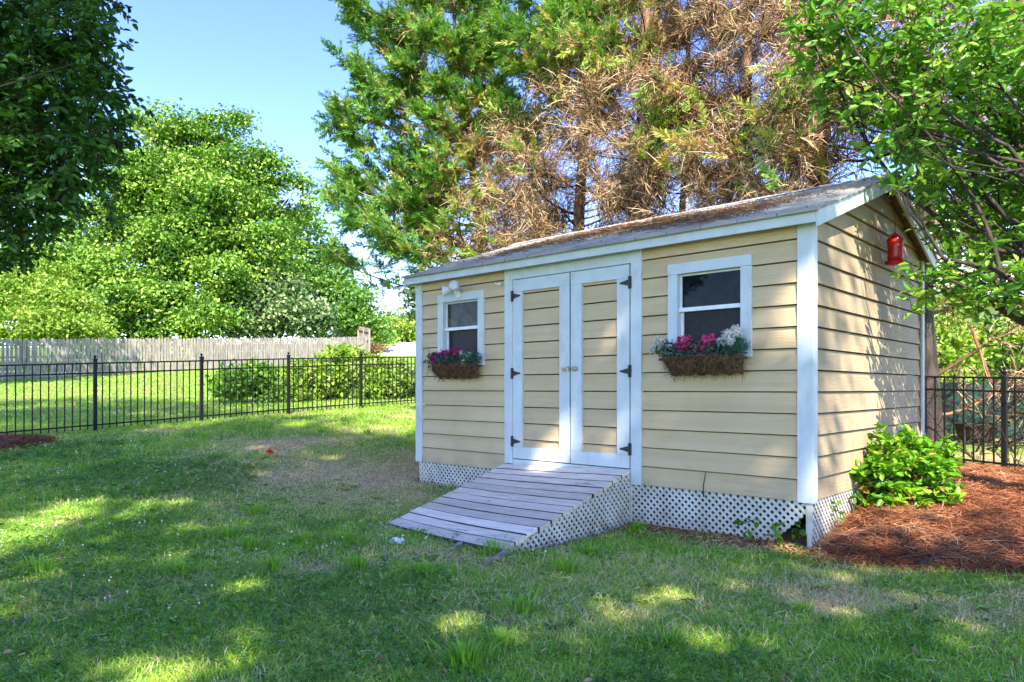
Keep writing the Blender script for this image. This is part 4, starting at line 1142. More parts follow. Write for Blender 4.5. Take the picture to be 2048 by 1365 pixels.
# big spreading tree beyond the wood fence
Yt = 57
blobs = [pb_(380, 285, Yt, 80, 58, 150), (pb_(470, 320, Yt - 1, 78, 55, 130)), pb_(300, 320, Yt, 80, 60, 130), pb_(555, 345, Yt, 55, 42, 85), pb_(345, 400, Yt - 3, 105, 60, 190), pb_(480, 420, Yt - 3, 100, 55, 170), pb_(230, 410, Yt, 85, 60, 120),
         pb_(410, 495, Yt - 5, 110, 55, 200), pb_(270, 505, Yt - 4, 100, 60, 170), pb_(520, 520, Yt - 3, 80, 50, 120), pb_(170, 480, Yt - 1, 80, 60, 110), pb_(330, 590, Yt - 6, 110, 45, 170), pb_(440, 600, Yt - 6, 95, 45, 150), pb_(230, 605, Yt - 6, 90, 45, 130), pb_(360, 650, Yt - 7, 140, 35, 160), pb_(390, 330, Yt + 2, 110, 70, 90)]
g_ = np.random.default_rng(58); blobs = []
for y_, xa, xb, dd in ((272, 320, 450, 0), (335, 262, 535, -1), (400, 215, 560, -2.5), (468, 165, 560, -4), (540, 150, 520, -5.5), (612, 150, 455, -6.5), (655, 180, 420, -7)):
    for x_ in np.linspace(xa, xb, max(2, int(round((xb - xa) / 76)) + 1)):
        r_ = g_.uniform(44, 62); blobs.append(pb_(x_ + g_.normal(0, 12), y_ + g_.normal(0, 12), Yt + dd + g_.normal(0, 1.2), r_ * 1.08, r_ * .80, int(24 * (r_ / 52) ** 2)))
blobs += [pb_(390, 400, Yt + 3, 150, 110, 90), pb_(370, 560, Yt, 170, 90, 90)]
blob_tree('broadleaf_tree', 'huge domed leafy tree standing behind the long wood fence', 'tree', gp(385, Yt), at(385, 520, Yt), .55, blobs, .31, .62, 95, .62, M['bg_leaf'], M['bark'], 101, 'leafy trees beyond the wood fence', flat=.45, upb=1.0, tint=(.48, .36), shell=.7)
Yl = 40
blob_tree('broadleaf_tree', 'yellow green low tree at the far left behind the wood fence', 'tree', gp(40, Yl), at(40, 640, Yl), .22, [pb_(30, 580, Yl, 95, 42, 170), pb_(110, 610, Yl - 1, 80, 40, 140), pb_(-60, 570, Yl, 90, 55, 120), pb_(40, 650, Yl - 2, 120, 38, 170), pb_(150, 655, Yl - 2, 70, 28, 90), pb_(90, 545, Yl + 2, 60, 25, 60)], .22, .6, 30, .42, M['bg_leaf2'], M['bark'], 102, 'leafy trees beyond the wood fence', flat=.28, tint=(.5, .4))
Yr = 62
blob_tree('broadleaf_tree', 'lighter green tree right of the huge domed tree, beyond the fence corner', 'tree', gp(640, Yr), at(640, 600, Yr), .3, [pb_(600, 470, Yr, 60, 48, 95), pb_(655, 540, Yr, 60, 45, 100), pb_(600, 560, Yr - 2, 60, 50, 90), pb_(690, 600, Yr - 1, 55, 38, 90), pb_(725, 640, Yr, 45, 30, 70), pb_(640, 640, Yr - 2, 70, 40, 90), pb_(752, 665, Yr, 32, 22, 40), pb_(560, 620, Yr, 60, 50, 60)], .34, .6, 28, .6, M['bg_leaf3'], M['bark'], 103, 'leafy trees beyond the wood fence', flat=.45, tint=(.5, .3))
Yi = 53
blob_tree('ivy_bush', 'darker rounded bush of glossy leaves crowding over the wood fence', 'bush', gp(560, Yi), at(560, 650, Yi), .15, [pb_(540, 610, Yi, 70, 42, 190), pb_(600, 635, Yi - 1, 65, 35, 150), pb_(500, 650, Yi - 1, 55, 28, 110), pb_(570, 580, Yi, 45, 28, 80)], .30, .75, 24, .4, M['ivy'], M['bark_dark'], 104, flat=.8, upb=.4, tint=(.5, .35))
Yb = 72
blob_tree('broadleaf_tree', 'dim green tree showing between the domed tree and the dark near foliage', 'tree', gp(120, Yb), at(120, 560, Yb), .4, [pb_(110, 520, Yb, 110, 80, 120), pb_(10, 560, Yb, 110, 70, 100), pb_(-90, 540, Yb, 100, 80, 80), pb_(200, 600, Yb, 90, 60, 90)], .5, .6, 26, .8, M['bg_leaf'], M['bark'], 105, 'leafy trees beyond the wood fence', flat=.45, tint=(.35, .25))
# far right of the drive: pale scrub and low trees
blob_tree('scrub_bush', 'pale sunlit scrub on the rise beyond the concrete drive', 'bush', gp(800, 82), at(800, 668, 82), .12, [pb_(790, 660, 82, 35, 16, 60), pb_(830, 668, 84, 45, 16, 70), pb_(765, 680, 80, 22, 10, 30)], .5, .6, 26, .8, M['bg_leaf2'], M['bark'], 106, tint=(.9, .2))
blob_tree('broadleaf_tree', 'small far tree showing just left of the shed wall', 'tree', gp(800, 95), at(800, 650, 95), .2, [pb_(790, 648, 95, 26, 10, 40), pb_(835, 650, 96, 40, 14, 50), pb_(880, 640, 96, 45, 25, 50)], .6, .6, 24, .9, M['bg_leaf3'], M['bark'], 107, 'leafy trees beyond the wood fence', tint=(.5, .3))
blob_tree('brown_bush', 'rusty brown dead bush at the corner of the wood fence', 'bush', gp(752, 58), gp(752, 58, .3), .06, [pb_(752, 698, 58, 14, 10, 30)], .22, .4, 20, .3, M['fibre'], M['bark'], 108, tint=(.8, .2))
# concrete drive on the rise
def drive():
    n = 20; V = []; Q = []
    for j in range(n + 1):
        y = 57.5 + j * 1.0
        for i in range(9):
            x = -11.3 + (y - 57) * -.06 + i * .9; V.append((x, y, gz1(x, y) + .04))
    for j in range(n):
        for i in range(8): a = j * 9 + i; Q.append((a, a + 1, a + 10, a + 9))
    o = quads_obj('driveway', np.array(V), np.array(Q), M['concrete'], smooth=True); tag(o, 'bright pale driveway on the rise behind the fences', 'driveway', kind='structure')
drive()

# weedy shrubs just behind the iron fence
sh = [('dark green leafy shrub behind the iron fence, leftmost of the row', 490, 762, 18.2, 52, 36, 100, 'near_right', .14), ('yellow green weedy shrub behind the second and third fence posts', 610, 765, 18.8, 55, 45, 120, 'bg_leaf2', .13),
      ('tall yellow green shrub leaning above the iron fence rail', 680, 745, 19.5, 58, 55, 140, 'bg_leaf2', .13), ('sunlit pale shrub behind the iron fence beside the shed corner', 765, 765, 19.6, 55, 50, 120, 'bg_leaf2', .13), ('dark green shrub half hidden behind the left shed corner', 830, 772, 20.3, 42, 38, 80, 'ivy', .13), ('rank leafy weed clump low against the third fence post', 560, 790, 18.4, 40, 26, 60, 'bg_leaf3', .12)]
for i, (lb, px, py, Y, rx, ry, ns, m, ll) in enumerate(sh):
    b = gp(px, Y)
    blob_tree('shrub', lb, 'shrub', b, b + UP * .35, .03, [pb_(px, py, Y, rx, ry, ns), pb_(px - rx * .5, py + ry * .4, Y - .3, rx * .6, ry * .6, ns // 2), pb_(px + rx * .4, py - ry * .3, Y, rx * .6, ry * .7, ns // 2)], ll, .62, 14, .11, M[m], M['bark'], 120 + i, 'shrubs behind the iron fence', tint=(.55, .28), trunkname='stem', kind_crown='foliage')
blob_tree('sapling', 'thin dark sapling showing just beside the left shed corner', 'sapling', gp(835, 14.5), at(850, 640, 14.5), .03, [pb_(826, 598, 14.5, 16, 16, 16), pb_(832, 640, 14.5, 14, 22, 16), pb_(860, 600, 14.5, 30, 40, 40)], .09, .6, 10, .09, M['ivy'], M['bark_dark'], 130, tint=(.2, .25))

# near dark tree on the left, trunk outside the picture
nd = [(60, 60, 5.2, 105, 80), (165, 40, 5.0, 50, 55), (205, 110, 5.0, 35, 30), (120, 150, 5.3, 95, 70), (190, 195, 5.1, 45, 30), (80, 260, 5.3, 110, 70), (180, 285, 5.0, 50, 32), (125, 340, 5.2, 75, 38), (45, 370, 5.4, 80, 70), (60, 450, 5.5, 62, 40), (15, 500, 5.6, 42, 32), (-60, 250, 5.4, 110, 200), (-40, 60, 5.4, 120, 120), (228, 262, 4.9, 22, 16), (120, 400, 5.3, 35, 22), (60, 150, 6.4, 170, 130), (70, 320, 6.6, 150, 110), (130, -40, 5.4, 100, 60)]
blob_tree('shade_tree', 'dark leafy near tree hanging into the upper left corner', 'tree', (-5.6, 5.2, gz1(-5.6, 5.2)), (-5.0, 5.4, 2.7), .16, [pb_(a, b, Y, rx, ry, int(rx * ry / 78) + 5, (rx + ry) * .45) for a, b, Y, rx, ry in nd], .072, .48, 11, .10, M['near_dark'], M['bark_dark'], 140, twigs=True, shell=.15, droop=.25, tint=(.45, .3), spread=1.5, limb=.22)

# near broadleaf tree right of the shed
rt = [(1680, 40, 6.3, 75, 55), (1800, 60, 6.2, 95, 75), (1930, 70, 5.9, 110, 90), (2060, 60, 5.6, 90, 90), (1660, 150, 6.4, 55, 35), (1740, 170, 6.3, 85, 50), (1860, 200, 6.1, 100, 70), (1990, 220, 6.5, 100, 80), (1790, 270, 6.3, 80, 42), (1900, 310, 6.9, 90, 60), (2030, 340, 6.6, 85, 80), (1880, 365, 6.3, 52, 36), (1925, 430, 7.0, 58, 50), (2010, 470, 6.6, 75, 60), (1885, 440, 6.4, 26, 24), (1900, 530, 6.4, 42, 32), (1970, 545, 6.1, 70, 50), (2010, 420, 7.2, 90, 90), (1960, 300, 7.3, 110, 90), (2080, 500, 5.9, 70, 110), (2100, 120, 6.4, 80, 120), (1990, 130, 7.2, 100, 80), (2050, 560, 5.7, 60, 60), (1860, 575, 6.4, 46, 26), (1990, 620, 6.0, 60, 30), (2110, 250, 6.2, 60, 150), (1640, 215, 6.5, 30, 14), (1610, 60, 6.5, 24, 40), (1800, 378, 6.2, 26, 8)]
blob_tree('broadleaf_tree', 'glossy leafed green tree overhanging the right end of the shed', 'tree', (5.9, 5.7, gz1(5.9, 5.7)), (5.2, 5.9, 2.3), .11, [pb_(a, b, Y, rx, ry, int(rx * ry / 130 * (.55 if Y < 6.15 and a > 1840 else 1)) + 4, (rx + ry) * .55) for a, b, Y, rx, ry in rt], .112, .44, 8, .15, M['near_right'], M['bark_dark'], 150, twigs=True, shell=.2, upb=.5, tint=(.5, .3), spread=1.35, limb=.7, boughs=[([(5.6, 5.75, 1.5), at(2060, 650, 6.0), at(2000, 615, 6.0), at(1965, 590, 6.0), at(1900, 560, 6.1)], .06, .012), ([at(2010, 622, 6.0), at(2012, 585, 6.0), at(2000, 540, 6.0), at(1985, 480, 6.05), at(1950, 400, 6.1), at(1895, 320, 6.2), at(1850, 260, 6.2)], .026, .009), ([at(1950, 400, 6.1), at(1860, 270, 6.0), at(1775, 185, 5.9), at(1715, 110, 5.9), at(1688, 50, 5.9)], .011, .006)])

# bright shrub in the mulch
sb = at(1812, 945, 6.55)
shb = [pb_(1808, 950, 6.55, 88, 70, 130), pb_(1755, 975, 6.45, 50, 55, 60), pb_(1850, 970, 6.45, 58, 56, 75), pb_(1790, 900, 6.7, 58, 34, 45), pb_(1862, 915, 6.6, 36, 34, 36), pb_(1808, 1012, 6.3, 62, 26, 46)]
base = np.array([sb[0], 6.6, gz1(sb[0], 6.6) + .04])
blob_tree('shrub', 'bright green leafy shrub in the pine straw against the shed side', 'shrub', base, base + UP * .25, .02, shb, .085, .52, 9, .065, M['shrub'], M['bark_dark'], 160, twigs=True, shell=.5, upb=.8, tint=(.5, .3), trunkname='stem', kind_crown='foliage')

# little sprigs growing out of the lattice
def sprig(x, y, z, n, label, seed, h=.2):
    g = np.random.default_rng(seed); w = loc2w(x, y); o = empty('weed', (w[0], w[1], z)); tag(o, label, 'weed', 'weeds growing through the lattice')
    p = np.linspace([0, 0, 0], [g.normal(0, .05), g.normal(0, .05), h], 5)
    V, Q = tubes(p[None], np.full((1, 5), .003), 5); quads_obj('stem', V, Q, M['bark_dark'], o)
    t = g.integers(1, 5, n); D = nrm(g.normal(size=(n, 3)) + np.array([0, -.5, .3])); P = p[t] + g.normal(size=(n, 3)) * .03
    V, Q = leaf_geo(P, D, nrm(UP + g.normal(size=(n, 3)) * .5), g.uniform(.06, .10, n), g.uniform(.03, .05, n)); quads_obj('leaves', V, Q, M['shrub'], o, tint=np.repeat(g.uniform(0, .6, n), 6))
sprig(-.12, .02, .02, 26, 'leafy weed filling the torn lattice gap near the corner', 1, .26); sprig(-.26, -.06, .02, 14, 'low weed in front of the torn lattice edge', 2, .12)
sprig(-.62, -.05, .14, 6, 'five leafed sprig poking from the front lattice', 3, .08); sprig(.03, .55, .16, 12, 'small vine sprig on the side lattice beside the mulch', 4, .16); sprig(-.48, -.05, .06, 6, 'tiny sprig low on the front lattice', 5, .08)
mb = MB(); mb.tube([(0, 0, 0), (-.005, -.004, .1), (.012, -.006, .2), (.03, -.004, .27)], [.005, .004, .003, .0015], 6)
w = loc2w(-.93, -.022); o = mb.build('bare_vine', M['bark_dark'], smooth=True); o.location = (w[0], w[1], .36); tag(o, 'short bare vine stem climbing from the lattice onto the siding', 'vine')

# ------------------------------------------------------------------ conifers
def alive_prob(P):
    x, y, z = P[:, 0], P[:, 1], P[:, 2]
    s = lambda v: 1 / (1 + np.exp(-v))
    px = CX0 + x / y * F0; py = HY0 - (z - CAMZ) / y * F0
    a = s((-1.75 - x) / .38)
    a = np.maximum(a, s((z - 8.6) / .3) * s((1.9 - x) / .3) * .85)
    for c, r, v in (((2.9, 13.2, 6.3), .55, .6), ((4.4, 12, 5.6), .6, .5), ((-.4, 15, 6.4), .6, .6), ((-.6, 15, 3.2), .5, .4), ((-.2, 15, 3.4), .6, .3), ((6.5, 10, 4.5), .7, .3), ((1.9, 14.5, 8.6), .8, .7)):
        d = ((P - np.array(c)) * np.array([1, .5, 1]) / r) ** 2
        a = np.maximum(a, v * np.exp(-d.sum(1)))
    return a
def conifer(label, base, H, r0, lean, Lmax, seed, nb=46, toward=1.0, low=1.2, extra=(), bark='bark_red'):
    nb = int(nb * 1.5)
    g = np.random.default_rng(seed); base = np.array(base, float)
    root = empty('conifer', base); tag(root, label, 'conifer', 'tall conifers behind the shed')
    zt = np.linspace(0, 1, 12); ctr = base + np.stack([lean[0] * zt ** 1.3, lean[1] * zt ** 1.3, H * zt - .2], 1) + np.cumsum(g.normal(size=(12, 3)) * np.array([.05, .05, 0]), 0)
    V, Q = tubes(ctr[None], (r0 * (1 - zt * .85))[None] * np.array([1.3] + [1] * 11), 12); quads_obj('trunk', V - base, Q, M[bark], root, smooth=True)
    def trunk_at(h): return np.stack([np.interp(h, zt, ctr[:, i]) for i in range(3)], 1)
    h = np.sort(g.uniform(low / H, .96, nb)); az = np.arange(nb) * 2.39996 + g.normal(0, .3, nb)
    L = Lmax * (1 - h ** 1.5 * .75) * g.uniform(.6, 1.05, nb)
    d = np.stack([np.cos(az), np.sin(az), np.zeros(nb)], 1)
    L *= np.where(d[:, 1] < 0, toward + (1 - toward) * (1 + d[:, 1]), 1)
    if len(extra):
        ex = np.array(extra, float)          # height fraction, azimuth, length
        h = np.concatenate([h, ex[:, 0]]); az = np.concatenate([az, ex[:, 1]]); L = np.concatenate([L, ex[:, 2]]); nb = len(h); d = np.stack([np.cos(az), np.sin(az), np.zeros(nb)], 1)
    t = np.linspace(0, 1, 7)[None, :, None]; rise = g.uniform(.0, .45, (nb, 1, 1))
    B = trunk_at(h)[:, None] + d[:, None] * L[:, None, None] * t + UP * (L[:, None, None] * (rise * t + .22 * t ** 2)) + g.normal(size=(nb, 1, 3)) * .10 * L[:, None, None] * np.sin(np.pi * t)
    br = (.010 + .0070 * L)[:, None] * np.linspace(1, .3, 7)[None]
    wood = [tubes(B, br, 5)]; wt = [np.repeat(g.uniform(0, .55, nb), 35)]
    # side branches
    k = 18; n = nb * k; bi = np.repeat(np.arange(nb), k); s = g.uniform(.26, 1, n); si = s * 6; i0 = np.minimum(si.astype(int), 5); fr = (si - i0)[:, None]
    st = B[bi, i0] * (1 - fr) + B[bi, i0 + 1] * fr; tg = nrm(B[bi, i0 + 1] - B[bi, i0])
    sd = nrm(np.cross(tg, UP)) * np.where(g.uniform(size=n) < .5, 1, -1)[:, None]
    dd = nrm(tg * .7 + sd * g.uniform(.2, 1, n)[:, None] + UP * g.normal(.12, .35, n)[:, None]); sl = L[bi] * g.uniform(.16, .40, n) * (1.15 - .5 * s)
    t5 = np.linspace(0, 1, 5)[None, :, None]
    SB = st[:, None] + dd[:, None] * sl[:, None, None] * t5 + UP * (sl * g.normal(.05, .18, n))[:, None, None] * t5 ** 2 + g.normal(size=(n, 1, 3)) * .10 * sl[:, None, None] * np.sin(np.pi * t5)
    wood.append(tubes(SB, (.005 + .007 * sl)[:, None] * np.linspace(1, .35, 5)[None], 4)); wt.append(np.repeat(np.clip(g.normal(.45, .25, n), 0, 1), 20))
    # twigs
    k2 = 11; m = n * k2; ti = np.repeat(np.arange(n), k2); s2 = g.uniform(.15, 1, m) * 4; j0 = np.minimum(s2.astype(int), 3); f2 = (s2 - j0)[:, None]
    p = SB[ti, j0] * (1 - f2) + SB[ti, j0 + 1] * f2; td = nrm(dd[ti] * .6 + g.normal(size=(m, 3)) * .6 + UP * .05); tl_ = g.uniform(.14, .46, m)
    al = alive_prob(p + td * tl_[:, None] * .5) 
    outer = np.clip((s[ti] - .30) / .35, 0, 1)
    green = g.uniform(size=m) < al * (.35 + .65 * outer)
    dead = ~green
    t4 = np.linspace(0, 1, 4)[None, :, None]
    q = p[dead]; qd = td[dead]; ql = tl_[dead]; c = len(q)
    TW = q[:, None] + qd[:, None] * ql[:, None, None] * t4 + g.normal(size=(c, 1, 3)) * .28 * ql[:, None, None] * t4 ** 2 - UP * (ql * g.uniform(0, .5, c))[:, None, None] * t4 ** 2
    wood.append(tubes(TW, np.broadcast_to(np.array([.0085, .0078, .0062, .003]), (c, 4)), 3)); wt.append(np.repeat(np.clip(g.normal(.55, .33, c), 0, 1), 12))
    # dry wisps on the dead twigs
    w = 3; wi = np.repeat(np.arange(c), w); f = g.uniform(.3, 1, c * w)[:, None]
    wp = q[wi] + qd[wi] * ql[wi][:, None] * f; wd = nrm(qd[wi] * .5 + g.normal(size=(c * w, 3)) * .7); wv, wq = sliver_geo(wp, wd, rdir(c * w, g), g.uniform(.08, .26, c * w), .0115)
    Vw, Qw = join_geo(wood)
    quads_obj('branches', Vw - base, Qw, M['twig'], root, tint=np.concatenate(wt), smooth=True)
    quads_obj('dry_foliage', wv - base, wq, M['twig'], root, tint=np.repeat(np.clip(g.normal(.72, .2, c * w), 0, 1), 4))
    # green sprays: flat feathery fans
    q = p[green]; qd = nrm(td[green] + d[bi][ti][green] * .5 + UP * .25); ql = tl_[green] * 1.30; c = len(q); nl = 42
    if c:
        N = nrm(UP * .7 + g.normal(size=(c, 3)) * .6); S = nrm(np.cross(qd, N)); ii = np.repeat(np.arange(c), nl); u = np.tile(np.linspace(.02, .95, nl), c); sg = np.tile(np.where(np.arange(nl) % 2, 1, -1), c)
        P = q[ii] + qd[ii] * (ql[ii] * u)[:, None]; D = nrm(qd[ii] + S[ii] * (sg * (.95 - .5 * u))[:, None] + g.normal(size=(c * nl, 3)) * .38)
        LL = ql[ii] * (.34 - .14 * u) * g.uniform(.8, 1.2, c * nl); v, qq = sliver_geo(P, D, N[ii] + g.normal(size=(c * nl, 3)) * .3, LL, LL * .20 + .005)
        a_ = al[green]; tt = np.clip(g.normal(.34, .16, c) + (1 - a_) * .42 + (g.uniform(size=c) < .10) * .4 - .12 * outer[green], 0, 1)
        quads_obj('crown', v - base, qq, M['spray'], root, tint=np.repeat(np.clip(tt[ii] + g.normal(0, .07, c * nl), 0, 1), 4))
    return root
NB = np.array([.825, .565])
def row_pos(px, off=1.1):
    r = (px - CX0) / F0; o = C1 + NB * off; t = (r * o[1] - o[0]) / (GD[0] - r * GD[1]); q = o + GD * t
    return (q[0], q[1], gz1(q[0], q[1]) - .05)
conifer('leftmost conifer, leaning and green along its left side', row_pos(985), 12.5, .20, (-1.3, .3), 3.9, 201, 52, .8, 3.2, extra=((.25, 3.05, 4.4), (.32, 3.4, 3.9), (.36, 3.1, 3.9), (.42, 3.35, 4.0), (.5, 3.0, 3.7), (.56, 3.3, 3.5), (.62, 3.1, 3.2), (.66, 3.3, 3.2), (.7, 2.9, 3.0), (.74, 3.2, 3.0), (.78, 3.4, 2.8), (.82, 3.0, 2.8), (.47, 3.2, 3.9), (.38, 3.3, 3.9), (.34, 3.15, 4.0)))
conifer('conifer with a twisting reddish trunk above the shed roof middle', row_pos(1145), 14, .19, (.2, 0), 3.4, 202, 50, .75, 2.5)
conifer('conifer with a straight reddish trunk, second from the roof middle', row_pos(1285), 14, .20, (-.2, .2), 3.1, 203, 46, .7, 2.5)
conifer('slender bare conifer between two thicker reddish trunks', row_pos(1355, 1.9), 13, .11, (.3, .2), 2.2, 204, 24, .7, 2.5)
conifer('conifer with pale dry sprays above the right half of the roof', row_pos(1485), 13.5, .17, (.2, .1), 2.8, 205, 46, .6, 2.5)
conifer('thick trunked conifer rising just behind the roof ridge end', row_pos(1625), 13.5, .20, (.1, .1), 2.6, 206, 38, .55, 2.5)
conifer('conifer half hidden behind the glossy tree and shed gable', row_pos(1850, .9), 13, .17, (-.35, .1), 2.8, 207, 38, .7, 2.6, extra=((.06, .2, 2.8), (.1, -.1, 2.8), (.17, .1, 2.2)), bark='bark_dark')

# tangle of bare branches behind the right fence
def brush():
    g = np.random.default_rng(77); o = empty('brush_pile', (7.0, 9.9, gz1(7.0, 9.9))); tag(o, 'tangle of bare dark branches behind the right iron fence', 'brush pile')
    n = 46; st = np.stack([g.uniform(5.9, 8.6, n), g.uniform(9.4, 10.8, n), np.zeros(n)], 1); st[:, 2] = gz(st[:, 0], st[:, 1])
    d = nrm(np.stack([g.normal(.2, .9, n), g.normal(0, .5, n), g.uniform(.25, 1.1, n)], 1)); L = g.uniform(.9, 2.6, n); t = np.linspace(0, 1, 7)[None, :, None]
    P = st[:, None] + d[:, None] * L[:, None, None] * t + g.normal(size=(n, 1, 3)) * .2 * L[:, None, None] * np.sin(np.pi * t * .8)
    parts = [tubes(P, g.uniform(.006, .018, n)[:, None] * np.linspace(1, .3, 7)[None], 5)]
    k = 9; m = n * k; bi = np.repeat(np.arange(n), k); j = g.integers(1, 6, m); q = P[bi, j]; dd = nrm(d[bi] * .6 + g.normal(size=(m, 3)) * .7); l = g.uniform(.2, .8, m); t4 = np.linspace(0, 1, 4)[None, :, None]
    T = q[:, None] + dd[:, None] * l[:, None, None] * t4 + g.normal(size=(m, 1, 3)) * .2 * l[:, None, None] * t4 ** 2
    parts.append(tubes(T, np.broadcast_to(np.array([.006, .005, .004, .002]), (m, 4)), 4))
    V, Q = join_geo(parts); quads_obj('branches', V - np.array(o.location), Q, M['bark_dark'], o, smooth=True)
brush()

# right background: screen, foliage, pole, pot, house
def screen():
    o0 = C1 + NB * 2.6; mb = MB(); a = o0 + GD * 9.2; b = o0 + GD * 15.5; c = (a + b) / 2; zc = gz1(*c); n = 12
    root = empty('fence_screen', (c[0], c[1], zc)); tag(root, 'teal fabric screen stretched low behind the right iron fence', 'screen')
    for i in range(n):
        p, q = a + (b - a) * i / n, a + (b - a) * (i + 1) / n
        def pt(w, z, i): s = .03 * math.sin(i * 1.3); return (w[0] - c[0] + NB[0] * s, w[1] - c[1] + NB[1] * s, gz1(*w) - zc + z)
        v = [pt(p, .02, i), pt(q, .02, i + 1), pt(q, 0.84 + .02 * math.sin(i * 2.1 + 2.1), i + 1), pt(p, 0.84 + .02 * math.sin(i * 2.1), i)]
        back = [(x + NB[0] * .006, y + NB[1] * .006, z) for x, y, z in v]
        mb.add(v + back, [(0, 1, 2, 3), (7, 6, 5, 4), (3, 2, 6, 7)])
    mb.build('fabric', M['teal'], root)
    for i in range(0, n + 1, 3):
        p = a + (b - a) * i / n; mb = MB(); x, y = p - c + NB * .04; z = gz1(*p) - zc
        mb.tube([(x, y, z - .1), (x, y, z + 1.1)], [.02, .02], 8); mb.build('post', M['oldwood'], root)
screen()
for i, (px, py, Y, rx, ry, ns, m, lb) in enumerate([(1900, 690, 16, 75, 60, 130, 'bg_leaf2', 'sunny yellow green bush beyond the teal screen beside the shed'), (2010, 700, 17, 85, 62, 140, 'bg_leaf3', 'fresh green bush beyond the teal screen at the picture edge'), (1880, 615, 19, 45, 40, 70, 'bg_leaf3', 'airy light green bush in front of the pale house'), (2120, 650, 16, 80, 90, 110, 'bg_leaf2', 'large yellow green bush beyond the end of the teal screen')]):
    b = gp(px, Y); blob_tree('bush', lb, 'bush', b, b + UP * .8, .05, [pb_(px, py, Y, rx, ry, ns), pb_(px - 30, py + 40, Y - .5, rx * .7, ry * .7, ns // 2)], .15, .6, 12, .16, M[m], M['bark'], 170 + i, 'bushes behind the right fence', tint=(.6, .25))
b0 = at(1942, 655, 13.5); b1_ = gp(2010, 13.2); mb = MB(); mb.tube([np.array(b1_) - b1_ - UP * .1, b0 - b1_], [.028, .028], 10); mb.lathe([(.035, -.02), (.035, .02)], tuple(b0 - b1_), 10)
o = mb.build('swing_pole', M['rust'], smooth=False); o.location = b1_; tag(o, 'slanting thin red pole beyond the right iron fence', 'pole')
pp = gp(1952, 10.9); mb = MB(); mb.lathe([(.20, 0), (.235, .05), (.285, .22), (.30, .235), (.30, .275), (.275, .275), (.262, .22), (.05, .20)], (0, 0, 0), 28)
o = mb.build('plant_pot', M['pot'], smooth=False); o.location = pp; tag(o, 'wide dark plant pot standing behind the right iron fence', 'pot')
hs = empty('house', (19.0, 29.0, gz1(19, 29)), .5); tag(hs, 'pale house with white windows behind the right hand trees', 'house')
mb = MB(); mb.box(-6, 6, 0, 8, -.3, 5.2); mb.build('wall', M['house'], hs)
mb = MB(); mb.prism([(-.5, 5.2), (8.5, 5.2), (4, 8)], lambda u, v, w: (-6.4 + w, u, v), 12.8); mb.build('roof', M['shingle'], hs)
for x in (-4.5, -1.8, 1.2, 4):
    for z in (1.0, 3.4):
        mb = MB(); mb.box(x - .5, x + .5, -.03, .05, z, z + 1.3); wd_ = mb.build('window', M['glass'], hs)
        lbox('window_frame', wd_, M['trim'], (x - .6, x - .5, -.06, .0, z - .1, z + 1.4), (x + .5, x + .6, -.06, .0, z - .1, z + 1.4), (x - .499, x + .499, -.06, .0, z + 1.3, z + 1.4), (x - .499, x + .499, -.06, .0, z - .1, z), (x - .499, x + .499, -.05, -.031, z + .63, z + .68))
mb = MB(); mb.box(-6.0, 6.0, -2.2, -.001, 2.62, 2.8); [mb.box(q - .08, q + .08, -2.15, -2.0, -.3, 2.62) for q in (-5.8, -2, 2, 5.8)]; mb.build('porch', M['trim'], hs)

# ------------------------------------------------------------------ small things on the ground
def lumpy(name, X, Y, rx, ry, rz, mat, label, cat, seed):
    g = np.random.default_rng(seed); n = 46; a = g.uniform(0, 6.28, n); r = np.sqrt(g.uniform(0, 1, n)); P = np.stack([r * np.cos(a) * rx, r * np.sin(a) * ry, g.uniform(.02, rz, n)], 1)
    D, N = leaf_frames(n, 1, g); v, q = leaf_geo(P, D, N, g.uniform(.02, .045, n), g.uniform(.02, .04, n), .3, .3); o = quads_obj(name, v, q, mat); o.location = (X, Y, gz1(X, Y)); tag(o, label, cat)
Y_ = 5.95; lumpy('paper_scrap', (795 - CX0) / F0 * Y_, Y_, .05, .03, .05, M['paper'], 'crumpled white paper scrap on the grass before the ramp', 'litter', 1)
Y_ = 10.2; lumpy('red_scrap', (541 - CX0) / F0 * Y_, Y_, .035, .03, .06, M['redscrap'], 'small bright red scrap lying on the lawn near the fence', 'litter', 2)
mb = MB(); n = 24
pp_ = np.array([(0, 0, .02), (.1, -.03, .035), (.22, -.05, .04), (.36, -.07, .035), (.5, -.10, .0)]); tt = np.linspace(0, 4, n)
P = np.stack([np.interp(tt, range(5), pp_[:, i]) for i in range(3)], 1)
mb.tube(P, [.042 + .004 * (i % 2) for i in range(n)], 12)
o = mb.build('drain_pipe', M['tubing'], smooth=False); X, Y = 2.98, 5.20; o.location = (X, Y, gz1(X, Y) + .0); tag(o, 'short black corrugated pipe half buried along the mulch edge', 'pipe')

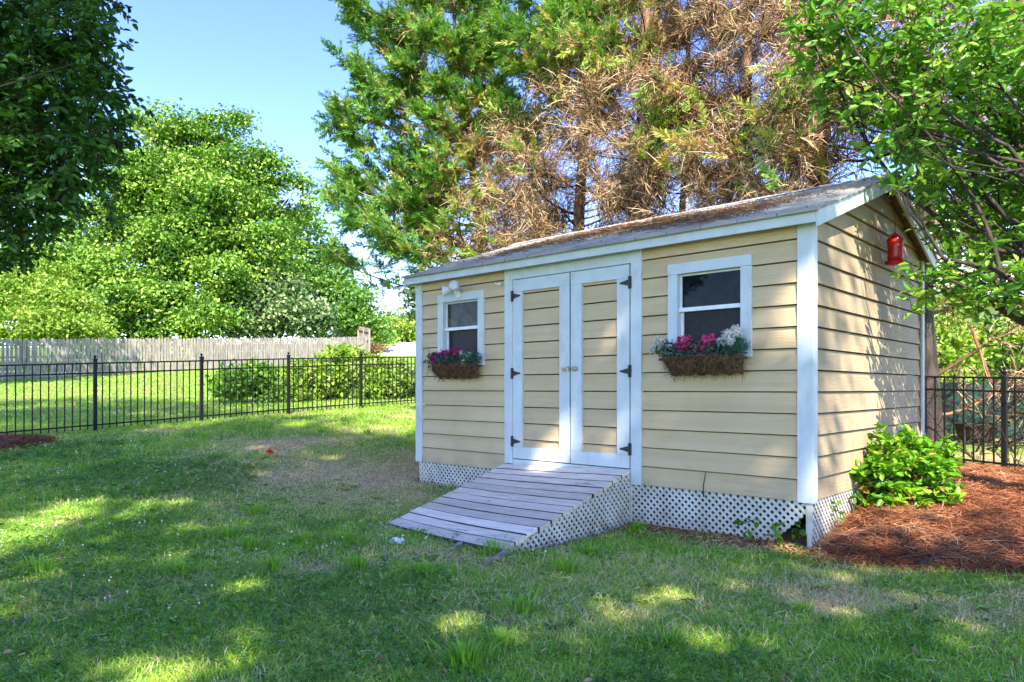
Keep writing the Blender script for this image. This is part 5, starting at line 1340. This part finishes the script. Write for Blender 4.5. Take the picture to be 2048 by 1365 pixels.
# needles lying on the shed roof
def roof_needles():
    g = rng; n = 26000
    x = g.uniform(XR0 + .03, XR1 - .03, n); y = g.uniform(-.1, RIDGE_Y, n)
    cov = vnoise(x + 9, y * 1.6, .55, 51) * .6 + vnoise(x, y, .17, 52) * .4
    band = np.exp(-((y - .85 - .25 * np.sin(x * 1.7)) / .55) ** 2) * np.clip((x + 4.6) / .8, 0, 1) * np.clip((-.35 - x) / .8 + .25, 0.15, 1)
    k = g.uniform(size=n) < np.clip(band * 1.15 * (.35 + cov) - .12, .012, 1); x, y = x[k], y[k]; n = len(x)
    z = 2.68 + .343 * (y + .11) + .086 + g.uniform(0, .018, n)
    V, Q = needle_geo(np.stack([x, y, z], 1), .12, g.uniform(.05, .15, n), g.uniform(.004, .008, n)); V[:, 2] += .0
    o = quads_obj('pine_needles', V, Q, M['roof_needle'], tint=np.repeat(np.clip(g.normal(.55, .22, n), 0, 1), 6)); o.location = (SHED[0], SHED[1], 0); o.rotation_euler = (0, 0, SHED_RZ)
    tag(o, 'drift of brown fallen needles lying on the shed roof', 'pine needles', kind='stuff')
def fix_roof(V): return V
roof_needles()

# ------------------------------------------------------------------ shade trees behind the camera
def canopy(c0, x0, Yc, rx, rz, n):
    n = int(n * .80)
    """crown lobe that shades the ground strip around (x0, c0): c = z + TE*y along the sun's path"""
    zc = c0 * 1.13 - TE * Yc
    return ((x0 + SUN_AX * (6 - Yc), Yc, zc), (rx, 1.6, rz), n)
def gap_list():
    out = []
    for px, py, r in ((10, 1075, .30), (75, 1045, .26), (140, 1012, .25), (180, 1008, .16), (300, 985, .18), (485, 1178, .16), (505, 1292, .13), (250, 1335, .14), (350, 1350, .16), (450, 1340, .15), (20, 1215, .13), (200, 1290, .10), (1060, 1320, .15), (1095, 1285, .18), (1252, 1236, .15), (1347, 1195, .19), (925, 1250, .15), (1390, 1287, .10), (1520, 1287, .10), (985, 1240, .12), (640, 1090, .10), (750, 1120, .10), (1480, 1150, .10), (380, 1060, .16), (215, 905, .22), (330, 1120, .12), (820, 1290, .12), (1700, 1230, .14), (1900, 1250, .14), (680, 880, .25), (820, 905, .2), (560, 945, .16)):
        Y = CAMZ * F0 / (py - HY0)
        for _ in range(6): X = (px - CX0) / F0 * Y; Y = (CAMZ - gz1(X, Y)) * F0 / (py - HY0)
        z = gz1(X, Y); out.append((X - SUN_AX * z / TEH, Y + z / TEH, r))
    for lx, z, r in ((-2.72, .60, .27), (-1.95, .86, .2), (-1.9, 1.85, .18), (-.2, 1.95, .2), (-1.35, 1.05, .10), (-1.05, 1.0, .09), (-.75, .8, .10), (-2.9, .85, .09), (-2.35, .75, .08)):
        w = loc2w(lx, 0); out.append((w[0] - SUN_AX * z / TEH, w[1] + z / TEH, r))
    return out
GAPS = gap_list()
def shade_tree(label, base, lobes, seed):
    b = np.array([base[0], base[1], gz1(*base)]); top = np.mean([l[0] for l in lobes], 0)
    blob_tree('shade_tree', label, 'tree', b, np.array([b[0], b[1], max(3.0, min(l[0][2] for l in lobes) - 1.0)]), .32, lobes, .26, .62, 30, .48, M['shade_leaf'], M['bark'], seed, 'shade trees behind the viewer', flat=.6, upb=.8, shell=.2, gaps=GAPS)
shade_tree('tall shade tree behind the viewer over the left lawn', (-6.5, -9.5), [canopy(4.0, -5.5, -9, 3.0, 2.2, 150), canopy(4.2, -9.5, -9.5, 2.6, 2.6, 120), canopy(7.6, -6, -9.5, 3.0, 2.0, 150), canopy(7.5, -9.5, -9, 2.6, 2.2, 110), canopy(10.3, -6.5, -10, 2.4, 1.3, 100), canopy(10.3, -3.4, -10, 1.8, 1.2, 70), canopy(1.6, -6, -8.5, 3.2, 1.6, 120)], 301)
shade_tree('broad shade tree behind the viewer over the shed front', (-.5, -9), [canopy(3.4, -1.4, -9, 2.6, 2.0, 130), canopy(3.2, 2.0, -9, 2.6, 1.6, 120), canopy(6.2, -1.6, -9.5, 2.4, 1.9, 130), canopy(6.6, .4, -9, 1.5, 1.9, 110), canopy(8.4, -1.5, -9.5, 2.0, 1.5, 100), canopy(6.5, 1.25, -9, 1.15, 1.7, 85), canopy(8.0, 1.2, -9.5, 1.1, .7, 60), canopy(9.1, .2, -9.5, 1.1, .8, 60), canopy(9.8, -.9, -9.5, 1.1, .8, 60), canopy(3.6, 4.6, -8.5, 1.4, .8, 40), canopy(1.4, .5, -8.5, 3.4, 1.4, 120), canopy(2.6, 4.2, -9, 2.2, 1.0, 70)], 302)

tl_b = np.array([-21.5, 23.0, gz1(-21.5, 23)])
blob_tree('shade_tree', 'tall tree outside the left edge shading the wood fence', 'tree', tl_b, tl_b + UP * 4, .3, [((-21.6, 23, 9.5), (2.4, 2, 2.2), 90), ((-20.6, 22, 12), (2.2, 2, 1.8), 60), ((-23, 24, 11.5), (2.4, 2, 2.4), 70), ((-19.8, 25, 13.6), (1.8, 2, 1.2), 30)], .28, .62, 30, .5, M['bg_leaf'], M['bark'], 303, flat=.6, shell=.2)
shade_tree('very tall thin crowned tree far behind the viewer', (-9, -14), [canopy(13.2, -7.5, -14, 3.4, .5, 70), canopy(14.6, -10, -14, 3.4, .4, 60), canopy(16.0, -7, -14, 3.6, .4, 60), canopy(17.8, -11, -14, 3.6, .45, 60), canopy(12.2, -3.6, -14, 1.6, .4, 26)], 304)

# ------------------------------------------------------------------ light, sky, camera
world = bpy.data.worlds.new('World'); SC.world = world; world.use_nodes = True
nt = world.node_tree; nt.nodes.clear()
wo = nt.nodes.new('ShaderNodeOutputWorld'); bg = nt.nodes.new('ShaderNodeBackground'); sky = nt.nodes.new('ShaderNodeTexSky')
sky.sky_type = 'NISHITA'; sky.sun_disc = False; sky.sun_elevation = SUN_EL; sky.air_density = .9; sky.dust_density = .1; sky.ozone_density = 1.8
sdir = Vector((SUN_AX, -1, TE * math.hypot(SUN_AX, 1))).normalized()
sky.sun_rotation = math.atan2(sdir.x, sdir.y)
bg.inputs[1].default_value = .15
hs_ = nt.nodes.new('ShaderNodeHueSaturation'); hs_.inputs['Saturation'].default_value = 1.2; hs_.inputs['Hue'].default_value = .521
nt.links.new(sky.outputs[0], hs_.inputs['Color']); nt.links.new(hs_.outputs[0], bg.inputs[0]); nt.links.new(bg.outputs[0], wo.inputs[0])
sl = bpy.data.lights.new('sun', 'SUN'); sl.energy = 4.1; sl.angle = R(.5); sl.color = (1, .93, .80)
so = bpy.data.objects.new('sun', sl); COL.objects.link(so); so.rotation_euler = (-sdir).to_track_quat('-Z', 'Y').to_euler(); so.location = (0, -20, 30)
cd = bpy.data.cameras.new('camera'); co = bpy.data.objects.new('camera', cd); COL.objects.link(co)
cd.sensor_width = 36; cd.lens = 36 * F0 / 2048; cd.shift_y = (HY0 - 682.5) / 2048; cd.clip_end = 2000; cd.clip_start = .05
co.location = (0, 0, CAMZ); co.rotation_euler = (R(90), 0, 0); SC.camera = co
SC.view_settings.view_transform = 'Standard'; SC.view_settings.look = 'None'; SC.view_settings.exposure = 1.95; SC.view_settings.gamma = 1
SC.cycles.max_bounces = 8; SC.cycles.transparent_max_bounces = 8
SC.cycles.use_denoising = True
